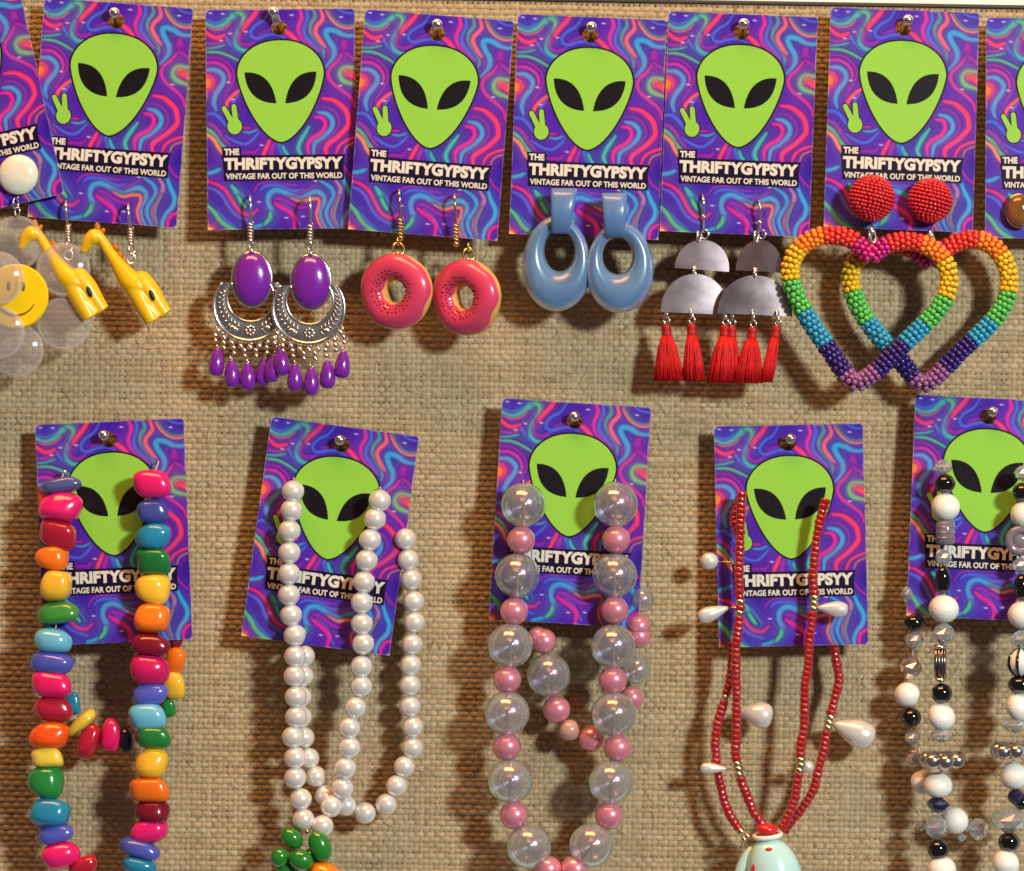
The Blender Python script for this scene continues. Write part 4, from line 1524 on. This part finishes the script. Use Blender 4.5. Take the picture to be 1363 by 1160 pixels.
right0 = [(665, 380, 188, 132, 'pink', -3, 540), (662, 515, 158, 114, 'blue', 3, 540), (668, 630, 168, 122, 'teal', 0, 540), (668, 750, 166, 124, 'green', 0, 540), (663, 884, 168, 142, 'yellow', 0, 540), (660, 1025, 172, 142, 'orange', 2, 540), (650, 65, 192, 100, 'maroon', 0, 840), (655, 185, 192, 156, 'rose', 0, 840), (655, 305, 166, 102, 'blue', -6, 840), (643, 412, 182, 126, 'sky', -8, 840), (668, 517, 172, 108, 'green', 3, 840), (660, 640, 156, 146, 'yellow', 0, 840), (648, 768, 192, 112, 'orange', 3, 840), (660, 872, 168, 112, 'maroon', 0, 840), (646, 965, 182, 116, 'pink', -6, 840), (600, 1045, 202, 84, 'blue', 16, 840), (605, 1132, 168, 86, 'teal', 5, 840)]
back0 = [(775, 140, 96, 122, 'orange', 0, 840, 44), (768, 262, 112, 128, 'yellow', 0, 840, 42), (742, 375, 70, 90, 'green', 0, 840, 40), (775, 52, 70, 60, 'maroon', 0, 840, 44), (278, 350, 74, 104, 'teal', 0, 840, 44), (318, 446, 172, 62, 'paleyellow', -38, 840, 52), (355, 530, 100, 178, 'crimson', 14, 840, 48), (460, 505, 96, 158, 'rose', 4, 840, 46), (540, 530, 74, 120, 'navy', 0, 840, 42)]
k = 0
for lst, dep in ((left0, 78), (right0, 78), (back0, None)):
    for it in lst:
        x, y = Z(it[0], it[1], it[6])
        w, h = it[2] / 3.624, it[3] / 3.624
        dd = it[7] if dep is None else dep + random.uniform(-3, 3)
        link("stone_bead", STONEMESH[k % 9], STONE[it[4]], n0, pos(x, y, dd) - n0.location, Euler((R(random.uniform(-12, 12)), R(it[5] + random.uniform(-5, 5)), 0)), (w / 2 * 1.03, (w + h) / 4 * .92, h / 2 * 1.07))
        k += 1
cordtube(n0, [(*Z(240, 330, 540), 44), (*Z(236, 322, 540), 56), (*Z(228, 345, 540), 66), (*Z(222, 390, 540), 78)] + [(*Z(a[0], a[1], a[6]), 78) for a in left0[1:]], 1.0, THREAD)
cordtube(n0, [(*Z(690, 275, 540), 44), (*Z(692, 270, 540), 56), (*Z(676, 320, 540), 68), (*Z(665, 380, 540), 78)] + [(*Z(a[0], a[1], a[6]), 78) for a in right0[1:]], 1.0, THREAD)
cordtube(n0, [(*Z(a, b, 840), 46) for a, b in ((278, 350), (318, 446), (355, 530), (460, 505), (540, 530), (640, 520), (742, 375), (768, 262), (775, 140), (775, 52))], 1.0, THREAD)
bead_at(n0, *Z(240, 322, 540), 58, 3.4, SILVER, "crimp_bead", SPHLO)

# ------------------------------------------------------------------ pearl necklace with fruit charm
n1 = thing("pearl_necklace", "white pearl necklace with a green and orange fruit charm on the tilted card", "necklace", pos(440, 650, 70))
def Q(x, y, oy, ox=310): return (x / 3.625 + ox, y / 3.625 + oy)
PR_ = 14.8
pl_left = [Q(*p, 540) for p in ((290, 415), (283, 505), (272, 605), (272, 710), (270, 812), (270, 915), (280, 1012), (298, 1108))] + [Q(*p, 840) for p in ((300, 122), (298, 217), (303, 318), (305, 415), (290, 512), (300, 612), (300, 710), (327, 812), (340, 910), (432, 942))]
pl_mid = [Q(*p, 540) for p in ((708, 460), (685, 548), (662, 648), (645, 748), (632, 852), (622, 952), (622, 1054), (628, 1150))] + [Q(*p, 840) for p in ((620, 172), (620, 268), (592, 370), (563, 468), (563, 563), (543, 662), (530, 758), (474, 846))]
pl_back = [Q(*p, 840) for p in ((345, 122), (340, 217), (330, 318), (330, 415), (342, 515), (365, 615), (398, 703), (445, 795), (545, 842), (638, 880), (740, 838), (790, 748), (828, 655), (868, 565), (868, 465), (855, 365), (855, 262), (858, 165), (865, 65))] + [Q(*p, 540) for p in ((875, 1045), (872, 945), (860, 840), (845, 745), (832, 645))]
for p in pl_left: bead_at(n1, p[0], p[1], 74, PR_, PEARL, "pearl")
for i, p in enumerate(pl_mid): bead_at(n1, p[0], p[1], 74 - (4 if i > 13 else 0), PR_, PEARL, "pearl")
for i, p in enumerate(pl_back):
    bead_at(n1, p[0], p[1], 50 if i < 8 else 46, PR_ * .97, PEARL, "pearl")
cordtube(n1, [(pl_left[0][0] + 1, pl_left[0][1] - 17, 42), (pl_left[0][0] + 1, pl_left[0][1] - 18, 54)] + [(*p, 74) for p in pl_left], 1.0, THREAD)
cordtube(n1, [(pl_mid[0][0] + 1, pl_mid[0][1] - 17, 42), (pl_mid[0][0] + 1, pl_mid[0][1] - 18, 54)] + [(*p, 74) for p in pl_mid], 1.0, THREAD)
cordtube(n1, [(*p, 48) for p in pl_back], 1.0, THREAD)
for (zx, zy, rx, rz, a, dd) in ((285, 1000, 60, 46, 40, 84), (420, 1040, 52, 78, -22, 86), (225, 1092, 44, 48, 20, 88), (328, 1106, 60, 50, 18, 92), (262, 1150, 62, 52, 60, 76), (380, 1110, 60, 60, 0, 70)):
    x, y = Q(zx, zy, 840)
    link("leaf", SPH, LEAFGREEN, n1, pos(x, y, dd) - n1.location, Euler((0, R(a), 0)), (rx / 3.625, 12, rz / 3.625))
x, y = Q(455, 1215, 840)
link("fruit", SPH, FRUIT, n1, pos(x, y, 80) - n1.location, Euler((0, R(-35), 0)), (23, 21, 31))
x, y = Q(358, 968, 840)
bead_at(n1, x, y, 82, 3.4, GOLD, "bail", SPHLO)

# ------------------------------------------------------------------ clear and pink necklace
n2 = thing("bubble_necklace", "necklace of large clear iridescent balls and small pink pearls", "necklace", pos(760, 650, 70))
def Y(x, y, oy, ox=620): return (x / 3.626 + ox, y / 3.626 + oy)
cl = [(278, 553, 540 - 20), (248, 893, 520), (215, 70, 840), (200, 398, 840), (215, 725, 840), (305, 1040, 840), (722, 550, 520), (718, 893, 520), (712, 75, 840), (715, 402, 840), (702, 730, 840), (608, 1035, 840)]
pk = [(267, 722, 520), (233, 1065, 520), (200, 235, 840), (198, 560, 840), (232, 890, 840), (395, 1152, 840), (725, 720, 520), (718, 1060, 520), (710, 238, 840), (733, 565, 840), (692, 892, 840), (525, 1152, 840)]


def clear_ball(x, y, d, r, root=n2):
    """solid acrylic ball with the drilled channel through it"""
    o = bead_at(root, x, y, d, r, CLEAR, "clear_bead")
    link("drill_hole", HOLEM, HOLEMAT, o, (0, 0, 0))
    link("inner_core", SPHLO, COREMAT, o, (0, 0, 0), None, (.42, .42, .42))
    return o


COREMAT = crystal_mat("inner_core", 0.62, 0.75, (0.98, 0.98, 0.98), 0.05, 0.6)
HOLEM = MB().tube([(0, 0, -.97), (0, 0, -.5), (0, 0, .5), (0, 0, .97)], .06, 10, caps=False).mesh("drill_hole")
HOLEMAT = mat("drill_channel", (0.9, 0.88, 0.88), 0.3, trans=0.5)
for (a, b, oy) in cl: clear_ball(*Y(a, b, oy), 80, 29.6)
for (a, b, oy) in pk: bead_at(n2, *Y(a, b, oy), 80, 18.6, PINKPEARL, "pink_pearl")
clear_ball(*Y(400, 213, 840), 50, 29)
clear_ball(*Y(825, 190, 840), 46, 19)
clear_ball(*Y(850, 1010, 520), 46, 17)
for (a, b, oy, r) in ((375, 50, 840, 17), (438, 380, 840, 18.4), (607, 520, 840, 17.5), (835, 28, 840, 16), (800, 325, 840, 16), (835, 1140, 520, 16), (345, 30, 840, 14)):
    bead_at(n2, *Y(a, b, oy), 50, r, PINKPEARL, "pink_pearl")
bead_at(n2, *Y(500, 480, 840), 52, 14.5, mat("rose_crystal", (222, 170, 160), 0.25, coat=1, trans=0.3, var=0.2, vscale=900), "crystal_bead")
strL = [(278, 553, 520), (267, 722, 520), (248, 893, 520), (233, 1065, 520), (215, 70, 840), (200, 235, 840), (200, 398, 840), (198, 560, 840), (215, 725, 840), (232, 890, 840), (305, 1040, 840), (395, 1152, 840)]
strR = [(722, 550, 520), (725, 720, 520), (718, 893, 520), (718, 1060, 520), (712, 75, 840), (710, 238, 840), (715, 402, 840), (733, 565, 840), (702, 730, 840), (692, 892, 840), (608, 1035, 840), (525, 1152, 840)]
for s_ in (strL, strR):
    x_, y_ = Y(*s_[0])
    cordtube(n2, [(x_, y_ - 32, 42), (x_, y_ - 33, 60)] + [(*Y(a, b, oy), 80) for a, b, oy in s_], 0.9, THREAD)

# ------------------------------------------------------------------ red seed bead necklace with fish charm
n3 = thing("seed_bead_necklace", "red seed bead necklace with drop pearls and a mint fish charm in a red cap", "necklace", pos(1050, 660, 70))
def S7(x, y): return (x / 3.743 + 900, y / 3.743 + 550)
def S8(x, y): return (x / 3.743 + 900, y / 3.743 + 850)
SEED = MB()
_vs, _fs = [], []
for (r_, z_) in catmull([(0.34, .5), (.62, .86), (.92, .62), (1.0, 0), (.92, -.62), (.62, -.86), (.34, -.5)], 2):
    for j in range(16):
        a = math.tau * j / 16
        _vs.append((r_ * math.cos(a), r_ * math.sin(a), z_))
_n = len(_vs) // 16
for i in range(_n):
    for j in range(16):
        i2 = (i + 1) % _n
        _fs.append((i * 16 + j, i2 * 16 + j, i2 * 16 + (j + 1) % 16, i * 16 + (j + 1) % 16))
SEEDM = SEED.add(_vs, _fs).mesh("seed_bead")


def seed_strand(pts, gold, d0, d1, r=6.4, step=7.2):
    path = resample(catmull([(p[0], p[1], d0 + (d1 - d0) * i / (len(pts) - 1)) for i, p in enumerate(pts)], 8), step)
    for i, p in enumerate(path):
        a = pos(*path[max(i - 1, 0)])
        b = pos(*path[min(i + 1, len(path) - 1)])
        q = (b - a).to_track_quat('Z', 'Y').to_euler()
        g = any(math.hypot(p[0] - gx, p[1] - gy) < 5.0 for gx, gy in gold)
        k = random.uniform(.92, 1.08)
        jx, jy = random.uniform(-.5, .5), random.uniform(-.3, .3)
        o = link("gold_bead" if g else "seed_bead", SEEDM, PALEGOLD if g else REDGLASS, n3, pos(p[0] + jx, p[1] + jy, p[2]) - n3.location, q, (r * k, r * k, step / 1.62))
    cordtube(n3, [tuple(p) for p in path[::3]] + [tuple(path[-1])], 1.2, REDTHREAD)


seed_strand([S7(325, 405), S7(322, 500), S7(318, 650), S7(312, 800), S7(318, 940), S7(318, 990), S7(308, 1080), S8(300, 30), S8(298, 150), S8(300, 300), S8(300, 450), S8(298, 590), S8(312, 670), S8(330, 725), S8(358, 800), S8(390, 870), S8(425, 920)], [S7(318, 940), S7(318, 990), S8(306, 618), S8(312, 664)], 74, 78)
seed_strand([S7(742, 440), S7(720, 530), S7(700, 620), S7(690, 720), S7(682, 830), S7(690, 935), S7(682, 980), S7(675, 1050), S7(664, 1140), S8(655, 150), S8(640, 250), S8(640, 350), S8(635, 450), S8(620, 550), S8(620, 600), S8(618, 645), S8(606, 700), S8(595, 790), S8(562, 880), S8(530, 940)], [S7(690, 932), S7(682, 980), S8(621, 598), S8(618, 642)], 74, 72)
seed_strand([S8(275, 30), S8(278, 120), S8(268, 205), S8(248, 290), S8(222, 375), S8(203, 445), S8(196, 540), S8(200, 610), S8(216, 710), S8(250, 840), S8(295, 925), S8(322, 962)], [S8(248, 292), S8(320, 962)], 52, 66)
seed_strand([S8(785, 30), S8(800, 130), S8(812, 205), S8(790, 300), S8(770, 370), S8(768, 400), S8(755, 435), S8(745, 485), S8(735, 560), S8(705, 670), S8(688, 745), S8(640, 830), S8(592, 890), S8(545, 955)], [S8(768, 398), S8(755, 435)], 44, 62)
seed_strand([S7(318, 430), S7(298, 490), S7(290, 540), S7(306, 600)], [], 58, 66)


def drop_pearl(tip, end, w, d, name="drop_pearl"):
    """pear shaped pearl from its narrow tip to its round end (photo px)"""
    t, e = Vector(tip), Vector(end)
    ln = (e - t).length
    vs, fs = [], []
    S = 22
    prof = catmull([(0.02, 0), (.20, .02), (.46, .16), (.76, .36), (.96, .56), (1.0, .70), (.90, .86), (.58, .965), (.01, 1)], 4)
    for (r_, z_) in prof:
        for j in range(S):
            a = math.tau * j / S
            vs.append((max(.005, r_) * w / 2 * math.cos(a), max(.005, r_) * w / 2 * math.sin(a), -z_ * ln))
    for i in range(len(prof) - 1):
        for j in range(S):
            fs.append((i * S + j, (i + 1) * S + j, (i + 1) * S + (j + 1) % S, i * S + (j + 1) % S))
    dirv = Vector((e.x - t.x, 0, -(e.y - t.y)))
    ang = math.atan2(-dirv.x, -dirv.z)
    MB().add(vs, fs).build(name, PEARL, n3, pos(t.x, t.y, d) - n3.location, Euler((0, ang, 0)))


bead_at(n3, *S7(165, 738), 60, (12, 11, 11.5), PEARL, "drop_pearl")
drop_pearl(S7(258, 970), S7(112, 1022), 21, 76)
drop_pearl(S7(705, 970), S7(855, 982), 21, 78)
drop_pearl(S8(318, 360), S8(478, 395), 35, 58)
drop_pearl(S8(785, 425), S8(985, 505), 38, 52)
drop_pearl(S8(250, 650), S8(122, 645), 15, 72)
bead_at(n3, *S8(655, 640), 60, 8.5, PEARL, "drop_pearl")
MB().tube([tuple((pos(*p) - n3.location) / U) for p in ((*S7(315, 966), 76), (*S7(258, 970), 77))], .9, 6).build("pin", GOLD, n3)
for a_, b_ in (((*S7(165, 738), 60), (*S7(316, 745), 74)), ((*S8(318, 360), 58), (*S8(300, 352), 72)), ((*S8(785, 425), 52), (*S8(765, 418), 50)), ((*S8(250, 650), 72), (*S8(310, 648), 77)), ((*S7(705, 970), 78), (*S7(686, 965), 74))):
    MB().tube([tuple((pos(*p) - n3.location) / U) for p in (a_, b_)], .8, 6).build("pin", GOLD, n3)
# the fish charm
fx, fy = S8(492, 1190)
body = link("fish_body", SPH, MINT, n3, pos(fx, fy, 90) - n3.location, Euler((0, R(-14), 0)), (36, 31, 54))
fx, fy = S8(452, 952)
link("cap", SPH, CAPRED, n3, pos(fx, fy, 90) - n3.location, Euler((0, R(4), 0)), (14.5, 13, 8.6))
brim = MB()
brim.ring((0, 0, 0), 17.5, .01, 3.6, seg=28) if False else brim.tube([(17.5 * math.cos(math.tau * i / 28), 16 * math.sin(math.tau * i / 28), 0.8 * math.cos(math.tau * i / 28)) for i in range(28)], 3.4, 8, closed=True)
fx, fy = S8(455, 982)
brim.build("cap_brim", WHITEENAMEL, n3, pos(fx, fy, 90) - n3.location, Euler((R(8), R(-4), 0)))
fx, fy = S8(345, 1140)
link("fin", SPH, MINT, n3, pos(fx, fy, 84) - n3.location, Euler((0, R(22), 0)), (12, 10, 30))
for (zx, zy, r) in ((463, 1052, (5, 3, 3)), (390, 1150, (4.5, 3, 7))):
    fx, fy = S8(zx, zy)
    # painted dots follow the curved body
    dx_, dz_ = (zx - 492) / 3.743 / 36, (1190 - zy) / 3.743 / 54
    q_ = max(0.05, 1 - dx_ * dx_ - dz_ * dz_)
    link("painted_dot", SPHLO, CAPRED, n3, pos(fx, fy, 90 + 32 * math.sqrt(q_) - 2.2) - n3.location, None, r)
for (zx, zy) in ((355, 985), (338, 1000)):
    bead_at(n3, *S8(zx, zy), 84, 4.2, PALEGOLD, "gold_bead", SPHLO)

# ------------------------------------------------------------------ black and white necklace
n4 = thing("mixed_bead_necklace", "necklace of black, white, crystal and grey beads at the lower right edge", "necklace", pos(1300, 640, 70))
def T9(x, y): return (x / 3.627 + 1170, y / 3.627 + 520)
def T10(x, y): return (x / 3.41 + 1170, y / 3.41 + 820)
FACET = MB().add(IV, IF).mesh("faceted_bead", smooth=False)
_bi = MB()
_vs, _fs = [], []
for i, (r_, z_) in enumerate(((.25, 1), (.8, .55), (1, .0), (.8, -.55), (.25, -1))):
    for j in range(10):
        a = math.tau * (j + .5 * (i % 2)) / 10
        _vs.append((r_ * math.cos(a), r_ * math.sin(a), z_))
for i in range(4):
    for j in range(10):
        _fs += [(i * 10 + j, i * 10 + 10 + j, i * 10 + (j + 1) % 10), (i * 10 + (j + 1) % 10, i * 10 + 10 + j, i * 10 + 10 + (j + 1) % 10)]
_fs += [tuple(range(9, -1, -1)), tuple(range(40, 50))]
FACETED = _bi.add(_vs, _fs).mesh("crystal_bead", smooth=False)


def bw(kind, p, w, h, d, a=0):
    w, h = w / 2, h / 2
    if kind == 'black': bead_at(n4, *p, d, (w, w, h), BLACKBEAD, "black_bead", rot=Euler((0, R(a), 0)))
    elif kind == 'white': bead_at(n4, *p, d, (w, w, h), WHITEBEAD, "white_bead", FACET if a == 0 else SPH, Euler((random.random(), random.random(), 0)))
    elif kind == 'crystal': bead_at(n4, *p, d, (w, w, h), CRYSTAL, "crystal_bead", FACETED, Euler((0, R(a), random.random() * 3)))
    elif kind == 'irid': bead_at(n4, *p, d, (w, w, h), IRID, "iridescent_bead", FACETED, Euler((.3, R(a), random.random() * 3)))
    elif kind == 'navy': bead_at(n4, *p, d, (w, w, h), NAVYBEAD, "navy_bead", FACETED, Euler((.2, R(a), random.random() * 3)))


def flower_cap(p, w, h, d):
    m = MB()
    for k in range(7):
        a = math.tau * k / 7 + .3
        m.ball((w * .34 * math.cos(a), w * .34 * math.sin(a), (random.random() - .5) * 2), (w * .2, w * .2, h * .5), 12, 8, Matrix.Rotation(.3 * math.sin(a), 3, 'X'))
    m.ball((0, 0, 0), (w * .2, w * .2, h * .55), 12, 8)
    m.build("flower_bead", mat("pewter", (0.55, 0.52, 0.54), 0.25, 1.0), n4, pos(*p, d) - n4.location)


DF = 82
for kind, p, w, h, a in (('crystal', T9(310, 370), 25, 20, 0), ('black', T9(318, 450), 28, 26, 0), ('white', T9(322, 562), 38, 36, 0), ('crystal', T9(312, 808), 22, 20, 0), ('black', T9(308, 915), 21, 37, 0), ('white', T9(313, 1055), 40, 37, 0), ('crystal', T10(292, 80), 31, 28, 0), ('black', T10(284, 352), 28, 27, 0), ('white', T10(284, 458), 38, 32, 0), ('crystal', T10(285, 538), 32, 20, 0), ('white', T10(268, 770), 38, 33, 0), ('navy', T10(268, 858), 31, 20, 0), ('crystal', T10(258, 958), 31, 31, 0), ('black', T10(268, 1060), 29, 28, 0), ('white', T10(285, 1150), 38, 34, 0)):
    bw(kind, p, w, h, DF, a)
tb = MB()
for z0, r0 in ((0, 1),):
    tb.tube([(0, 0, 16), (0, 0, 13), (0, 0, -13), (0, 0, -16)], [9, 12.4, 12.4, 9], 20)
    for zz in (7, 0, -7): tb.tube([(12.6 * math.cos(math.tau * i / 20), 12.6 * math.sin(math.tau * i / 20), zz) for i in range(20)], .9, 5, closed=True)
tb.build("glass_tube", GREYGLASS, n4, pos(*T9(320, 685), DF) - n4.location, sharp=50)
mt = MB()
for k in range(10):
    a = math.tau * k / 10
    mt.tube([(6.6 * math.cos(a), 6.6 * math.sin(a), -19), (6.6 * math.cos(a), 6.6 * math.sin(a), 19)], 1.5, 6)
mt.tube([(0, 0, -20), (0, 0, 20)], 5.6, 12)
tube_ = mt.build("metal_tube", GUNMETAL, n4, pos(*T10(277, 215), DF) - n4.location)
en = MB()
for zz in (-21.5, 21.5):
    en.tube([(7.2 * math.cos(math.tau * i / 20), 7.2 * math.sin(math.tau * i / 20), zz) for i in range(20)], 2.4, 8, closed=True)
en.build("end_ring", SILVER, tube_)
flower_cap(T10(290, 655), 60, 22, DF)
bw('white', T10(345, 930), 36, 35, 58, 0)
for kind, p, w, h, a in (('black', T10(160, 32), 29, 24, 0), ('crystal', T10(160, 110), 26, 24, 0), ('irid', T10(145, 235), 30, 31, 0), ('white', T10(128, 358), 34, 33, 1), ('black', T10(145, 462), 28, 27, 0), ('crystal', T10(150, 553), 21, 19, 0), ('irid', T10(165, 640), 26, 26, 0), ('white', T10(200, 752), 33, 32, 1), ('crystal', T10(450, 968), 29, 29, 0), ('crystal', T10(398, 960), 10, 12, 0), ('crystal', T10(375, 1005), 12, 11, 0), ('crystal', T10(190, 955), 12, 12, 0)):
    bw(kind, p, w, h, 52, a)
for kind, p, w, h, a in (('crystal', T9(695, 400), 24, 20, 0), ('black', T9(692, 492), 27, 26, 0), ('white', T9(702, 600), 37, 35, 0), ('crystal', T9(682, 845), 24, 20, 0), ('black', T9(690, 950), 22, 36, 0), ('white', T9(692, 1085), 39, 36, 0), ('crystal', T10(652, 105), 35, 25, 0), ('white', T10(645, 212), 38, 38, 1), ('black', T10(640, 312), 32, 25, 0), ('white', T10(637, 415), 39, 33, 0), ('crystal', T10(620, 495), 38, 20, 0), ('white', T10(612, 727), 37, 35, 0), ('navy', T10(622, 822), 24, 22, 0), ('black', T10(648, 850), 18, 18, 0), ('crystal', T10(590, 925), 52, 34, 0), ('black', T10(590, 1027), 29, 27, 0), ('white', T10(575, 1122), 37, 34, 0)):
    bw(kind, p, w, h, DF, a)
stp = MB()
for a in (-62, -22, 18, 58, 98):
    pts = [(19.3 * math.cos(R(t)) * math.sin(R(a)), -19.3 * math.cos(R(t)) * math.cos(R(a)), 19.3 * math.sin(R(t))) for t in range(-78, 79, 12)]
    stp.tube(pts, [0.5 + 1.6 * math.cos(R(t)) for t in range(-78, 79, 12)], 6)
stp.build("black_stripes", BLACKBEAD, n4, pos(*T10(645, 212), DF) - n4.location)
dr_ = MB()
dr_.tube([(14.5 * math.cos(math.tau * i / 32), 0, 14.5 * math.sin(math.tau * i / 32)) for i in range(32)], 5.6, 12, closed=True)
dr_.ball((0, 0, 0), (10, 4.2, 10), 20, 10)
dr_.build("glass_ring", GREYGLASS, n4, pos(*T9(682, 725), DF + 6) - n4.location)
flower_cap(T10(610, 612), 58, 21, DF)
cordtube(n4, [(*p, DF) for p in (T9(310, 370), T9(322, 562), T9(312, 808), T9(313, 1055), T10(292, 80), T10(277, 215), T10(284, 458), T10(290, 655), T10(268, 860), T10(268, 1060), T10(285, 1160))], 1.0, THREAD)
cordtube(n4, [(*p, DF) for p in (T9(695, 400), T9(702, 600), T9(682, 845), T9(692, 1085), T10(645, 212), T10(637, 415), T10(610, 612), T10(622, 822), T10(590, 1027), T10(575, 1130))], 1.0, THREAD)
cordtube(n4, [(*p, 52) for p in (T9(175, 980), T10(160, 32), T10(160, 110), T10(145, 235), T10(128, 358), T10(150, 553), T10(200, 752), T10(300, 930), T10(450, 968), T10(560, 930))], 1.0, THREAD)
bw('crystal', T9(135, 985), 18, 22, 50, 0)
